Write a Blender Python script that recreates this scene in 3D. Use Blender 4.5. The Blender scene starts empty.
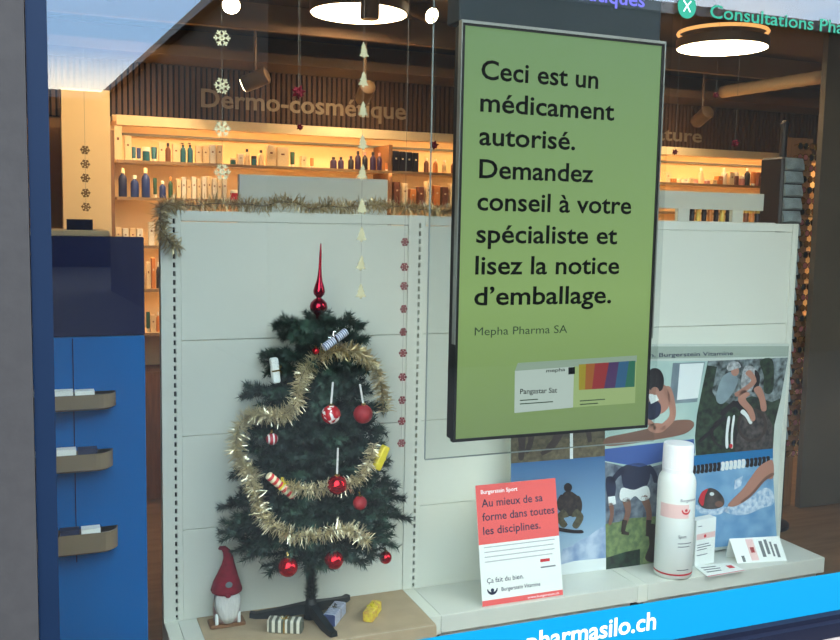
import bpy, math, random
from mathutils import Vector, Matrix
R = random.Random(7)
sc = bpy.context.scene
C = sc.collection
# ------------------------------------------------------------------ camera
FPX, YAW, PITCH, ROLL = 937.13, 0.3860, 0.1035, 0.0193
CAM = Vector((0, -2.42, 1.70))
_f = Vector((math.sin(YAW)*math.cos(PITCH), math.cos(YAW)*math.cos(PITCH), -math.sin(PITCH)))
_r0 = Vector((math.cos(YAW), -math.sin(YAW), 0)); _u0 = _r0.cross(_f)
_r = _r0*math.cos(ROLL) + _u0*math.sin(ROLL); _u = -_r0*math.sin(ROLL) + _u0*math.cos(ROLL)
cd = bpy.data.cameras.new('camera'); cam = bpy.data.objects.new('camera', cd); C.objects.link(cam)
cd.sensor_fit = 'HORIZONTAL'; cd.sensor_width = 36; cd.lens = FPX/840*36; cd.clip_start = .05; cd.clip_end = 500
cam.matrix_world = Matrix.Translation(CAM) @ Matrix((_r, _u, -_f)).transposed().to_4x4()
sc.camera = cam
# ------------------------------------------------------------------ exposure
vs = sc.view_settings
sc.display_settings.display_device = 'sRGB'
vs.view_transform = 'Standard'; vs.look = 'None'; vs.gamma = 1; vs.use_curve_mapping = False; vs.exposure = 0.0
# ------------------------------------------------------------------ sky: blue with drifting white cloud, hazy towards the horizon
SKY = 6.3; OFFX = 4.4
w = bpy.data.worlds.new('sky'); sc.world = w; w.use_nodes = True
nt = w.node_tree; nt.nodes.clear()
def N(t, **k):
    n = nt.nodes.new(t)
    for a, b in k.items(): setattr(n, a, b)
    return n
L = nt.links.new
tc = N('ShaderNodeTexCoord'); sep = N('ShaderNodeSeparateXYZ'); L(tc.outputs['Generated'], sep.inputs[0])
mp = N('ShaderNodeMapping'); mp.inputs['Scale'].default_value = (1, 1, 3.2); mp.inputs['Location'].default_value = (OFFX, 0, 0); L(tc.outputs['Generated'], mp.inputs[0])
nz = N('ShaderNodeTexNoise'); nz.inputs['Scale'].default_value = 2.3; nz.inputs['Detail'].default_value = 6; L(mp.outputs[0], nz.inputs[0])
cr = N('ShaderNodeValToRGB'); cr.color_ramp.elements[0].position = .38; cr.color_ramp.elements[1].position = .68; L(nz.outputs[0], cr.inputs[0])
hz = N('ShaderNodeValToRGB'); hz.color_ramp.elements[0].position = .125; hz.color_ramp.elements[0].color = (1, 1, 1, 1)
hz.color_ramp.elements[1].position = .16; hz.color_ramp.elements[1].color = (0, 0, 0, 1); L(sep.outputs[2], hz.inputs[0])
mx = N('ShaderNodeMath', operation='MAXIMUM'); L(cr.outputs[0], mx.inputs[0]); L(hz.outputs[0], mx.inputs[1])
mc = N('ShaderNodeMixRGB'); mc.inputs[1].default_value = (.44, .73, 1.16, 1); mc.inputs[2].default_value = (1.5, 1.42, 1.26, 1); L(mx.outputs[0], mc.inputs[0])
bg = N('ShaderNodeBackground'); bg.inputs[1].default_value = SKY; L(mc.outputs[0], bg.inputs[0])
ow = N('ShaderNodeOutputWorld'); L(bg.outputs[0], ow.inputs[0])

# ------------------------------------------------------------------ helpers
def ray(x, y): return _f + _r*((x-420)/FPX) + _u*((320-y)/FPX)
def PY(x, y, Y):
    d = ray(x, y); return CAM + d*((Y-CAM.y)/d.y)
def PZ(x, y, z):
    d = ray(x, y); return CAM + d*((z-CAM.z)/d.z)
def s2l(c):
    return tuple(((v/255)/12.92 if v/255 <= .04045 else ((v/255+.055)/1.055)**2.4) for v in c)
MATS = {}
def mat(name, col, rough=.6, metal=0, noise=0, nscale=8, bump=0, emit=None, es=0, trans=0, stretch=(1,1,1), spec=.5, col2=None):
    if name in MATS: return MATS[name]
    m = bpy.data.materials.new(name); m.use_nodes = True; t = m.node_tree
    b = t.nodes['Principled BSDF']; c = s2l(col) if max(col) > 1.001 else col
    b.inputs['Base Color'].default_value = (*c, 1); b.inputs['Roughness'].default_value = rough; b.inputs['Metallic'].default_value = metal
    b.inputs['Specular IOR Level'].default_value = spec
    if noise or bump or col2:
        g = t.nodes.new('ShaderNodeTexCoord'); k = t.nodes.new('ShaderNodeMapping'); k.inputs['Scale'].default_value = stretch
        n = t.nodes.new('ShaderNodeTexNoise'); n.inputs['Scale'].default_value = nscale; n.inputs['Detail'].default_value = 5
        t.links.new(g.outputs['Object'], k.inputs[0]); t.links.new(k.outputs[0], n.inputs[0])
        if noise or col2:
            r = t.nodes.new('ShaderNodeValToRGB')
            c2 = (s2l(col2) if max(col2) > 1.001 else col2) if col2 else tuple(v*(1-noise) for v in c)
            r.color_ramp.elements[0].position = .35; r.color_ramp.elements[1].position = .65
            r.color_ramp.elements[0].color = (*c2, 1); r.color_ramp.elements[1].color = (*c, 1)
            t.links.new(n.outputs[0], r.inputs[0]); t.links.new(r.outputs[0], b.inputs['Base Color'])
        if bump:
            bp = t.nodes.new('ShaderNodeBump'); bp.inputs['Strength'].default_value = bump; bp.inputs['Distance'].default_value = .01
            t.links.new(n.outputs[0], bp.inputs['Height']); t.links.new(bp.outputs[0], b.inputs['Normal'])
    if emit is not None:
        b.inputs['Emission Color'].default_value = (*(s2l(emit) if max(emit) > 1.001 else emit), 1); b.inputs['Emission Strength'].default_value = es
    if trans: b.inputs['Transmission Weight'].default_value = trans
    MATS[name] = m; return m
def glassmat(name, tint, refl, rough=0.0):
    m = bpy.data.materials.new(name); m.use_nodes = True; t = m.node_tree; t.nodes.clear()
    tr = t.nodes.new('ShaderNodeBsdfTransparent'); tr.inputs[0].default_value = (*tint, 1)
    gl = t.nodes.new('ShaderNodeBsdfGlossy'); gl.inputs[0].default_value = (1, 1, 1, 1); gl.inputs[1].default_value = rough
    # Schlick reflectance of one face of the sheet (same from both sides): refl + (1-refl)(1-|N.I|)^5
    ge = t.nodes.new('ShaderNodeNewGeometry'); dt = t.nodes.new('ShaderNodeVectorMath'); dt.operation = 'DOT_PRODUCT'
    t.links.new(ge.outputs['Normal'], dt.inputs[0]); t.links.new(ge.outputs['Incoming'], dt.inputs[1])
    def mth(op, a, b=None):
        n = t.nodes.new('ShaderNodeMath'); n.operation = op
        for i, q in enumerate((a, b)):
            if q is None: continue
            if isinstance(q, (int, float)): n.inputs[i].default_value = q
            else: t.links.new(q, n.inputs[i])
        return n.outputs[0]
    fr = mth('ADD', mth('MULTIPLY', mth('POWER', mth('SUBTRACT', 1.0, mth('ABSOLUTE', dt.outputs['Value'])), 5.0), 1-refl), refl)
    mi = t.nodes.new('ShaderNodeMixShader'); o = t.nodes.new('ShaderNodeOutputMaterial')
    t.links.new(fr, mi.inputs[0]); t.links.new(tr.outputs[0], mi.inputs[1]); t.links.new(gl.outputs[0], mi.inputs[2]); t.links.new(mi.outputs[0], o.inputs[0])
    MATS[name] = m; return m
def stripes(name, cols, scale, axis=0, rough=.5, coords='Object', rot=0.0):
    m = bpy.data.materials.new(name); m.use_nodes = True; t = m.node_tree; b = t.nodes['Principled BSDF']; b.inputs['Roughness'].default_value = rough
    g = t.nodes.new('ShaderNodeTexCoord'); k = t.nodes.new('ShaderNodeMapping'); k.inputs['Rotation'].default_value = (0, rot, 0); s = t.nodes.new('ShaderNodeSeparateXYZ')
    t.links.new(g.outputs[coords], k.inputs[0]); t.links.new(k.outputs[0], s.inputs[0])
    mu = t.nodes.new('ShaderNodeMath'); mu.operation = 'MULTIPLY'; mu.inputs[1].default_value = scale; t.links.new(s.outputs[axis], mu.inputs[0])
    fr = t.nodes.new('ShaderNodeMath'); fr.operation = 'FRACT'; t.links.new(mu.outputs[0], fr.inputs[0])
    r = t.nodes.new('ShaderNodeValToRGB'); r.color_ramp.interpolation = 'CONSTANT'
    while len(r.color_ramp.elements) < len(cols): r.color_ramp.elements.new(.5)
    for i, c in enumerate(cols): r.color_ramp.elements[i].position = i/len(cols); r.color_ramp.elements[i].color = (*s2l(c), 1)
    t.links.new(fr.outputs[0], r.inputs[0]); t.links.new(r.outputs[0], b.inputs['Base Color']); MATS[name] = m; return m
def gradient(name, stops, axis=2, rough=.4):   # printed colour gradient over the object's own bounding box
    m = bpy.data.materials.new(name); m.use_nodes = True; t = m.node_tree; b = t.nodes['Principled BSDF']; b.inputs['Roughness'].default_value = rough
    g = t.nodes.new('ShaderNodeTexCoord'); s = t.nodes.new('ShaderNodeSeparateXYZ'); t.links.new(g.outputs['Generated'], s.inputs[0])
    r = t.nodes.new('ShaderNodeValToRGB')
    while len(r.color_ramp.elements) < len(stops): r.color_ramp.elements.new(.5)
    for i, (p, c) in enumerate(stops): r.color_ramp.elements[i].position = p; r.color_ramp.elements[i].color = (*s2l(c), 1)
    t.links.new(s.outputs[axis], r.inputs[0]); t.links.new(r.outputs[0], b.inputs['Base Color']); MATS[name] = m; return m

def tag(o, label, cat, group=None, kind=None):
    if label: o['label'] = label
    if cat: o['category'] = cat
    if group: o['group'] = group
    if kind: o['kind'] = kind
    return o
def thing(name, label, cat, loc=(0,0,0), rot=(0,0,0), group=None, kind=None):
    o = bpy.data.objects.new(name, None); C.objects.link(o); o.location = loc; o.rotation_euler = rot; o.empty_display_size = .05
    return tag(o, label, cat, group, kind)
class MB:
    def __init__(s): s.v = []; s.f = []; s.smooth = False
    def add(s, vs, fs):
        n = len(s.v); s.v += [Vector(q) for q in vs]; s.f += [tuple(i+n for i in f) for f in fs]; return s
    def box(s, x0, x1, y0, y1, z0, z1, M=None):
        vs = [Vector((x, y, z)) for x in (x0, x1) for y in (y0, y1) for z in (z0, z1)]
        if M: vs = [M @ q for q in vs]
        return s.add(vs, [(0,1,3,2),(4,6,7,5),(0,4,5,1),(2,3,7,6),(0,2,6,4),(1,5,7,3)])
    def bevbox(s, x0, x1, y0, y1, z0, z1, b):
        pts = [(x0+b,y0),(x1-b,y0),(x1,y0+b),(x1,y1-b),(x1-b,y1),(x0+b,y1),(x0,y1-b),(x0,y0+b)]
        cx, cy = (x0+x1)/2, (y0+y1)/2; rows = []
        for z, k in ((z0, b),(z0+b, 0),(z1-b, 0),(z1, b)):
            rows.append([(x+(k if x < cx else -k), y+(k if y < cy else -k), z) for x, y in pts])
        return s.loft(rows)
    def loft(s, rows, cap=True, closed=True):
        n = len(rows[0]); vs = [q for r in rows for q in r]; fs = []
        for i in range(len(rows)-1):
            for j in range(n if closed else n-1):
                k = (j+1) % n; fs.append((i*n+j, i*n+k, (i+1)*n+k, (i+1)*n+j))
        if cap and closed: fs.append(tuple(reversed(range(n)))); fs.append(tuple((len(rows)-1)*n+j for j in range(n)))
        return s.add(vs, fs)
    def lathe(s, prof, n=20, M=None, cap=True):
        rows = [[Vector((r*math.cos(2*math.pi*j/n), r*math.sin(2*math.pi*j/n), z)) for j in range(n)] for r, z in prof]
        if M: rows = [[M @ q for q in r] for r in rows]
        return s.loft(rows, cap)
    def tube(s, pts, rad, n=8):
        pts = [Vector(p) for p in pts]; rows = []; up = Vector((0.13, .2, 1)).normalized()
        for i, p in enumerate(pts):
            d = (pts[min(i+1, len(pts)-1)]-pts[max(i-1, 0)]).normalized()
            a = d.cross(up); a = a.normalized() if a.length > 1e-4 else d.orthogonal().normalized(); b = d.cross(a)
            r = rad[i] if isinstance(rad, (list, tuple)) else rad
            rows.append([p + a*(r*math.cos(2*math.pi*j/n)) + b*(r*math.sin(2*math.pi*j/n)) for j in range(n)])
        return s.loft(rows)
    def prism(s, pts, dv):   # polygon pts (world) extruded by vector dv
        n = len(pts); p = [Vector(q) for q in pts]; q = [a+dv for a in p]
        return s.add(p+q, [tuple(range(n)), tuple(reversed(range(n, 2*n)))] + [(i, i+n, (i+1) % n+n, (i+1) % n) for i in range(n)])
    def build(s, name, m, parent=None, world=False, smooth=False, kind=None):
        vs = s.v
        if world and parent is not None:
            inv = Matrix.LocRotScale(parent.location, parent.rotation_euler, None)
            par = parent.parent
            while par is not None:
                inv = Matrix.LocRotScale(par.location, par.rotation_euler, None) @ inv; par = par.parent
            inv = inv.inverted(); vs = [inv @ q for q in vs]
        me = bpy.data.meshes.new(name); me.from_pydata([tuple(q) for q in vs], [], s.f); me.update()
        import bmesh
        bm = bmesh.new(); bm.from_mesh(me); bmesh.ops.recalc_face_normals(bm, faces=bm.faces); bm.to_mesh(me); bm.free()
        if smooth: me.polygons.foreach_set('use_smooth', [True]*len(me.polygons))
        me.materials.append(MATS[m] if isinstance(m, str) else m)
        o = bpy.data.objects.new(name, me); C.objects.link(o); o.parent = parent
        if smooth and smooth != 'all':
            try: me.set_sharp_from_angle(angle=math.radians(50))
            except Exception: pass
        if kind: o['kind'] = kind
        return o
def one(name, mb, m, label, cat, group=None, loc=None, smooth=False, kind=None):  # a thing that is one mesh, origin moved to its base
    zs = min(q.z for q in mb.v); cx = sum(q.x for q in mb.v)/len(mb.v); cy = sum(q.y for q in mb.v)/len(mb.v)
    o0 = Vector((cx, cy, zs)); mb.v = [q-o0 for q in mb.v]
    o = mb.build(name, m, smooth=smooth); o.location = o0; tag(o, label, cat, group, kind); return o
def struct(name, mb, m, parent=None):
    o = mb.build(name, m, parent)
    if parent is None: o['kind'] = 'structure'
    return o
def dup(root):
    r = root.copy(); C.objects.link(r)
    for ch in list(root.children):
        c = ch.copy(); C.objects.link(c); c.parent = r
        for g in ch.children:
            d = g.copy(); C.objects.link(d); d.parent = c
    return r
def text(name, s, m, parent, org, xd, zd, width=None, height=None, bold=0.0, off=.0006, thick=.0004, align='L', words=False):
    """Flat lettering: baseline start at org (world), along xd, up zd; width fits the whole line, height the size of the capitals."""
    cu = bpy.data.curves.new(name, 'FONT'); cu.body = s; cu.offset = bold; cu.resolution_u = 3
    ob = bpy.data.objects.new(name, cu); C.objects.link(ob)
    dg = bpy.context.evaluated_depsgraph_get(); me = bpy.data.meshes.new_from_object(ob.evaluated_get(dg))
    bpy.data.objects.remove(ob); bpy.data.curves.remove(cu)
    xs = [v.co.x for v in me.vertices]; ys = [v.co.y for v in me.vertices]
    x0, x1 = min(xs), max(xs); sx = (width/(x1-x0)) if width else None; sy = (height/.729) if height else None
    sx = sx or sy; sy = sy or sx
    xd, zd, org = Vector(xd).normalized(), Vector(zd).normalized(), Vector(org); nd = xd.cross(zd)
    mb = MB(); mb.v = [org + xd*((v.co.x-(x0 if align == 'L' else (x0+x1)/2))*sx) + zd*(v.co.y*sy) + nd*off for v in me.vertices]
    mb.f = [tuple(p.vertices) for p in me.polygons]
    if words and ' ' in s:      # each word a part of its own: cut at the widest gaps
        iv = sorted((min(me.vertices[i].co.x for i in f), max(me.vertices[i].co.x for i in f)) for f in mb.f); gaps = []; end = iv[0][1]
        for a, b_ in iv:
            if a > end: gaps.append((a-end, (a+end)/2))
            end = max(end, b_)
        cuts = sorted(c for g_, c in sorted(gaps)[-s.count(' '):]); parts = [MB() for _ in range(len(cuts)+1)]
        for f in mb.f:
            k = sum(me.vertices[f[0]].co.x > c for c in cuts); parts[k].add([mb.v[i] for i in f], [tuple(range(len(f)))])
        bpy.data.meshes.remove(me); return [q.build(name, m, parent, world=True) for q in parts]
    bpy.data.meshes.remove(me)
    return mb.build(name, m, parent, world=True)
def roundpoly(px, n=4):
    out = []; k = len(px)
    for i in range(k):
        p0, p1, p2, p3 = (Vector((*px[(i+j) % k], 0)) for j in (-1, 0, 1, 2))
        for q in range(n):
            t = q/n; v = .5*((2*p1)+(p2-p0)*t+(2*p0-5*p1+4*p2-p3)*t*t+(3*p1-p0-3*p2+p3)*t**3); out.append((v.x, v.y))
    return out
def poly(name, px, Y, m, parent, layer=0, th=.0008):
    if name == 'printed_figure' and len(px) > 4: px = roundpoly(px)
    mb = MB(); y = Y-.0012*layer; mb.prism([PY(a, b, y) for a, b in px], Vector((0, th, 0))); return mb.build(name, m, parent, world=True)
ORD = ['first','second','third','fourth','fifth','sixth','seventh','eighth','ninth','tenth','eleventh','twelfth','thirteenth','fourteenth','fifteenth','sixteenth','seventeenth','eighteenth','nineteenth','twentieth','twenty-first','twenty-second','twenty-third','twenty-fourth','twenty-fifth','twenty-sixth','twenty-seventh','twenty-eighth','twenty-ninth','thirtieth','thirty-first','thirty-second','thirty-third','thirty-fourth']

# ------------------------------------------------------------------ materials
mat('facade', (.034,.030,.0275), .85, noise=.15, nscale=30, bump=.1)
mat('frame_blue', (.0045,.014,.036), .5, noise=.1, nscale=3, spec=.15)
mat('frame_navy', (.007,.009,.020), .5, spec=.15)
mat('stone', (150,135,125), .9, noise=.3, nscale=40)
mat('pavement', (42,42,44), .9, noise=.3, nscale=4)
mat('wing_wall', (.011,.010,.009), .8, noise=.2, nscale=2)
mat('wing_fascia', (84,94,104), .6)
mat('white_metal', (214,218,204), .45, noise=.03, nscale=3)
mat('white_shelf', (208,212,200), .4, noise=.05, nscale=6)
mat('slot_dark', (14,16,16), .8)
mat('mat_brown', (176,156,124), .9, noise=.12, nscale=14, bump=.1)
mat('ceiling', (92,78,66), .9, noise=.2, nscale=1.5)
mat('wall_warm', (170,130,85), .8, noise=.1, nscale=2)
mat('floor_wood', (120,95,70), .7, noise=.25, nscale=3, stretch=(1,8,1))
mat('wood', (140,98,62), .6, noise=.25, nscale=6, stretch=(12,1,1))
mat('slat', (112,80,56), .7, noise=.25, nscale=5, stretch=(3,3,.5))
mat('cream', (232,204,158), .7)
mat('soffit', (150,118,86), .7)
mat('sign_letter', (160,136,104), .5)
mat('gold_pale', (176,170,138), .8, spec=.1)
mat('white_paper', (228,234,228), .7)
mat('print_dark', (30,34,38), .6)
mat('print_grey', (110,116,116), .6)
mat('print_pale', (172,178,174), .7)
mat('print_red', (196,44,52), .6)
mat('print_navy', (26,36,66), .6)
mat('coral', (226,92,88), .55)
mat('film_white', (235,235,228), .6)
mat('sign_green', (28,120,92), .5, spec=.15)
mat('sign_purple', (72,66,160), .5)
mat('band_blue', (4,122,160), .45, spec=.2)
mat('white_vinyl', (245,248,250), .4)
mat('black_plastic', (14,16,16), .5, spec=.15)
mat('grey_bezel', (120,124,118), .3, metal=.6)
mat('tv_housing', (34,42,46), .6, spec=.1)
mat('needle', (36,62,50), .7, col2=(20,40,34), nscale=30)
mat('needle_light', (56,88,70), .7, col2=(32,58,48), nscale=30)
mat('trunk', (30,38,32), .8)
mat('stand_green', (24,34,36), .5)
mat('red_gloss', (190,22,36), .16, metal=.75)
mat('red_deep', (150,22,48), .14, metal=.85)
mat('red_matte', (150,22,30), .55, bump=.4, nscale=200)
mat('red_felt', (142,24,44), .95, noise=.2, nscale=60)
mat('gold', (206,178,110), .25, metal=1)
mat('tinsel', (232,222,190), .3, metal=1)
mat('tinsel_dark', (196,178,134), .3, metal=1)
mat('tinsel_sparkle', (214,202,164), .35, metal=.3)  # paler strands that put the tinsel's sparkle into the colour
mat('silver', (210,210,210), .2, metal=1)
mat('ribbon', (200,200,195), .4)
mat('beard', (214,214,206), 1, noise=.15, nscale=60, bump=.5, stretch=(3,3,.5))
mat('yellow', (226,206,50), .45)
mat('skin', (205,150,118), .6)
mat('rack_navy', (10,20,58), .5, noise=.1, nscale=2, spec=.08)
mat('rack_blue', (3,92,158), .6, noise=.12, nscale=2, spec=.04)
mat('acrylic_brown', (120,106,84), .25)
mat('flake_red', (92,14,26), .8, spec=.1)
mat('flake_tan', (92,60,28), .8, spec=.1)
mat('thread', (120,112,98), .6)
mat('pillar', (96,88,76), .8, noise=.12, nscale=3)
mat('lamp_white', (1,1,1), .5, emit=(1,.88,.66), es=34)
mat('led', (1,1,1), .5, emit=(1,.66,.34), es=26)
mat('spot_face', (1,1,1), .5, emit=(1,.82,.55), es=40)
mat('ring_glow', (200,140,70), .5, emit=(1,.5,.16), es=1.1)
mat('fixture', (118,92,62), .5)
mat('tower_black', (16,17,24), .5)
mat('packet_grey', (150,166,168), .35, noise=.3, nscale=20)
glassmat('window_glass', (.988,.99,.955), .052)
glassmat('acrylic', (.92,.935,.93), .01)
stripes('gift_stripe', [(228,226,206),(96,100,84)], 42)
stripes('gift_redstripe', [(232,220,180),(206,60,60)], 42)
stripes('gift_blue', [(205,212,224),(120,128,160),(205,212,224),(60,72,110)], 60)
mat('gift_yellow', (232,214,60), .5, col2=(200,150,70), nscale=45)
stripes('bauble_stripe', [(226,220,214),(160,24,40),(160,24,40)], 60)

# ================================================================== SETTING
YB = 3.62; ZC = 2.85; ZF = .122
struct('floor', MB().box(-3, 7.5, .12, YB+.1, -.1, 0), 'floor_wood')
struct('ceiling', MB().box(-3, 7.5, .12, YB+.1, ZC, ZC+.1), 'ceiling')
struct('wall_back', MB().box(-3, 7.5, YB, YB+.12, 0, ZC), 'wall_warm')
struct('wall_left', MB().box(-3.1, -3, .12, YB+.1, 0, ZC), 'wall_warm')
struct('wall_right', MB().box(7.4, 7.5, .12, YB+.1, 0, ZC), 'wall_warm')
mb = MB(); mb.box(-6, -.022, -.05, .14, 0, 6.0); mb.box(3.6, 7.6, -.03, .14, 0, 6.0); mb.box(-.022, 3.6, -.03, .14, ZC, 6.0)
struct('wall_front', mb, 'facade')
struct('trim_1', MB().box(-.022, 3.6, -.10, .12, 0, .283), 'stone')     # stone plinth under the window
struct('ground', MB().box(-40, 40, -60, -.03, -.2, 0), 'pavement')['label'] = 'grey pavement of the street'
win = thing('window_1', None, None, (0, 0, .283), kind='structure')
MB().box(-.020, .026, -.045, .075, .283, ZC).build('frame_post', 'frame_blue', win, True)
MB().box(3.55, 3.60, -.045, .075, .283, ZC).build('frame_post', 'frame_blue', win, True)
mb = MB(); mb.box(.026, 3.55, -.055, .07, .283, .335); mb.box(.026, 3.55, -.03, .05, .335, .352)
mb.build('frame_sill', 'frame_navy', win, True)
MB().box(.026, 3.55, -.045, .075, ZC-.06, ZC).build('frame_head', 'frame_blue', win, True)
MB().box(.026, 3.55, -.0, .008, .352, ZC-.06).build('glass_pane', 'window_glass', win, True)
# printed film on the pane: a blue band below
fb = MB().box(.03, 3.545, -.0016, -.0006, .353, .493).build('film_band', 'band_blue', win, True); fb['label'] = 'bright blue film band along the bottom of the pane'
X, Z = Vector((1,0,0)), Vector((0,0,1))
text('lettering', 'pharmasilo.ch', 'white_vinyl', win, (1.355, -.0022, .402), X, Z, width=.475, height=.062, bold=.018)
text('lettering', 'Consultations Pharma', 'sign_green', win, (1.925, -.0022, 2.345), X, Z, width=.66, height=.041, bold=.012)
text('lettering', 'pharmaceutiques', 'sign_purple', win, (1.215, -.0022, 2.351), X, Z, width=.470, height=.042, bold=.012)
cpt = PY(687, 7, -.002)
mb = MB(); mb.prism([cpt + Vector((.034*math.cos(t*math.pi/14), 0, .036*math.sin(t*math.pi/14)+.002)) for t in range(28)], Vector((0, .0008, 0)))
disc = mb.build('film_disc', 'sign_green', win, True)
fig = MB()
for a, b in (((-.012,-.014),(.0,.004)), ((.012,-.014),(.0,.004)), ((-.014,.018),(0,.004)), ((.014,.018),(0,.004))):
    p, q = cpt+Vector((a[0], -.001, a[1])), cpt+Vector((b[0], -.001, b[1])); d = (q-p).normalized(); n_ = Vector((-d.z, 0, d.x))*.0018
    fig.prism([p-n_, q-n_, q+n_, p+n_], Vector((0, .0005, 0)))
fig.build('film_figure', 'white_vinyl', disc, True)

# street side, seen only mirrored in the pane
def bldg(name, pts, h, fas, m, label):
    mb = MB(); mb.prism([Vector((x, y, 0)) for x, y in pts], Vector((0, 0, h))); o = mb.build(name, m); tag(o, label, None, kind='structure')
    cx = sum(p[0] for p in pts)/len(pts); cy = sum(p[1] for p in pts)/len(pts)
    mb = MB(); mb.prism([Vector((x+(x-cx)*.02, y+(y-cy)*.01, h)) for x, y in pts], Vector((0, 0, fas))); f = mb.build('eaves', 'wing_fascia', o); return o
wing = bldg('wall_opposite', [(2.28, -7.6), (1.50, -20.2), (16, -20.2), (16, -7.6)], 4.36, .12, 'wing_wall', 'dark building across the street')
bldg('wall_far_house', [(6, -31), (-14, -31), (-14, -39), (6, -39)], 5.55, .25, 'wing_wall', 'low dark building closing the street')

# ================================================================== DISPLAY GONDOLA (white metal shelving)
XS = [.470, 1.470, 2.470, 3.500]; YP = 1.22; ZT = 1.7305
g = thing('gondola_shelving', 'white metal display shelving with perforated uprights behind the shop window', 'shelving', (2, 1.25, 0))
for i, x in enumerate(XS):
    mb = MB(); xl, xr = x-.05, x+.024
    if i == 3: xl, xr = x-.035, x+.0
    sx0, sx1 = (x-.0048, x+.0048) if i < 3 else (x-.020, x-.012)
    mb.box(xl, sx0, YP-.004, YP+.05, 0, ZT-.001); mb.box(sx1, xr, YP-.004, YP+.05, 0, ZT-.001); mb.box(sx0, sx1, YP+.02, YP+.05, 0, ZT-.001)
    z = ZF-.01
    if i == 3: mb.box(sx0, sx1, YP-.003, YP+.02, 0, ZT-.001)
    else:
        mb.box(sx0, sx1, YP-.004, YP+.02, 0, ZF+.005); z = ZF+.005
        while z < ZT-.05:
            z += .0195; mb.box(sx0, sx1, YP-.004, YP+.004, z, z+.0135); z += .0135
        mb.box(sx0, sx1, YP-.004, YP+.02, z, ZT-.001)
    up = mb.build('upright', 'white_metal', g, True)
    if i < 3: MB().box(sx0, sx1, YP+.0175, YP+.0198, ZF, ZT-.03).build('slot_shade', 'slot_dark', up, True)  # dark strip paints the shade inside the slots
seams = [0.0, .485, .8588, 1.2326, 1.688]
for b in range(3):
    xa, xb = XS[b]+.0245, XS[b+1]-(.0505 if b < 2 else .0355)
    for a, c in zip(seams, seams[1:]):
        MB().bevbox(xa, xb, YP, YP+.02, a+.0012, c-.0012, .0015).build('back_panel', 'white_metal', g, True)
    MB().bevbox(xa, xb, YP-.004, YP+.05, 1.689, ZT-.002, .002).build('top_rail', 'white_metal', g, True)
for b in range(3):
    xa, xb = XS[b]+.003, XS[b+1]-.0505 if b < 2 else XS[3]
    yf = .915 if b else .84
    s_ = MB().bevbox(xa, xb, yf, YP-.0045, ZF-.075, ZF, .002).build('base_shelf', 'white_shelf', g, True)
    MB().box(xa+.01, xb-.01, yf+.04, YP-.01, 0, ZF-.076).build('kick_plate', 'white_shelf', s_, True)
for i in range(3):
    x = XS[i]; MB().bevbox(x-.05, x+.002, (.84 if i == 0 else .915), YP-.0045, ZF-.08, ZF+.001, .002).build('foot_rail', 'white_metal', g, True)
xa, xb = .545, 1.4185; mb = MB()
prof = [(YP-.006, ZF+.0005), (.85, ZF+.0005), (.838, ZF-.004), (.834, ZF-.06)]
for (y0, z0), (y1, z1) in zip(prof, prof[1:]):
    t = Vector((0, (z1-z0), -(y1-y0))).normalized()*-.0022
    t = Vector((0, -abs(t.y), abs(t.z)))
    mb.add([(xa, y0, z0), (xb, y0, z0), (xb, y1, z1), (xa, y1, z1), (xa, y0+t.y, z0+t.z), (xb, y0+t.y, z0+t.z), (xb, y1+t.y, z1+t.z), (xa, y1+t.y, z1+t.z)],
           [(0,1,2,3),(7,6,5,4),(0,4,5,1),(1,5,6,2),(2,6,7,3),(3,7,4,0)])
one('brown_mat', mb, 'mat_brown', 'brown felt mat under the Christmas tree', 'mat')
ZM = ZF+.003

# ================================================================== TELEVISION SCREEN
tv = thing('display_screen', 'large portrait advertising screen with green picture hanging behind the window glass', 'screen', (1.505, .18, 1.0))
tx0, tx1, tz0, tz1, ty = 1.152, 1.860, 1.037, 2.283, .13
MB().bevbox(tx0+.003, tx1-.003, ty+.006, ty+.06, tz0+.003, tz1-.003, .004).build('casing', 'black_plastic', tv, True)
bz = .009; mb = MB()
mb.box(tx0, tx0+bz, ty, ty+.02, tz0, tz1); mb.box(tx1-bz, tx1, ty, ty+.02, tz0, tz1); mb.box(tx0+bz, tx1-bz, ty, ty+.02, tz0, tz0+bz); mb.box(tx0+bz, tx1-bz, ty, ty+.02, tz1-bz, tz1)
mb.build('bezel', 'black_plastic', tv, True)
mb = MB(); mb.box(tx0-.001, tx1+.001, ty-.002, ty+.01, tz1-.002, tz1+.006); mb.box(tx0-.003, tx0, ty-.002, ty+.02, tz0+.3, tz1+.006); mb.box(tx1, tx1+.004, ty-.002, ty+.02, tz0+.3, tz1+.006)
mb.build('trim_strip', 'grey_bezel', tv, True)
mS = bpy.data.materials.new('screen_picture'); mS.use_nodes = True; t = mS.node_tree; b = t.nodes['Principled BSDF']; b.inputs['Roughness'].default_value = .35
b.inputs['Base Color'].default_value = (.015, .02, .015, 1); b.inputs['Specular IOR Level'].default_value = .12
gq = t.nodes.new('ShaderNodeTexCoord'); sq = t.nodes.new('ShaderNodeSeparateXYZ'); rq = t.nodes.new('ShaderNodeValToRGB')
t.links.new(gq.outputs['Generated'], sq.inputs[0]); t.links.new(sq.outputs[2], rq.inputs[0])
rq.color_ramp.elements[0].color = (*s2l((112,138,82)), 1); rq.color_ramp.elements[1].color = (*s2l((106,142,94)), 1)
e_ = rq.color_ramp.elements.new(.35); e_.color = (*s2l((132,164,96)), 1)
t.links.new(rq.outputs[0], b.inputs['Emission Color']); b.inputs['Emission Strength'].default_value = 1.0; MATS['screen_picture'] = mS
scr = MB().box(tx0+bz, tx1-bz, ty+.004, ty+.0055, tz0+bz, tz1-bz).build('screen', 'screen_picture', tv, True)
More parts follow.
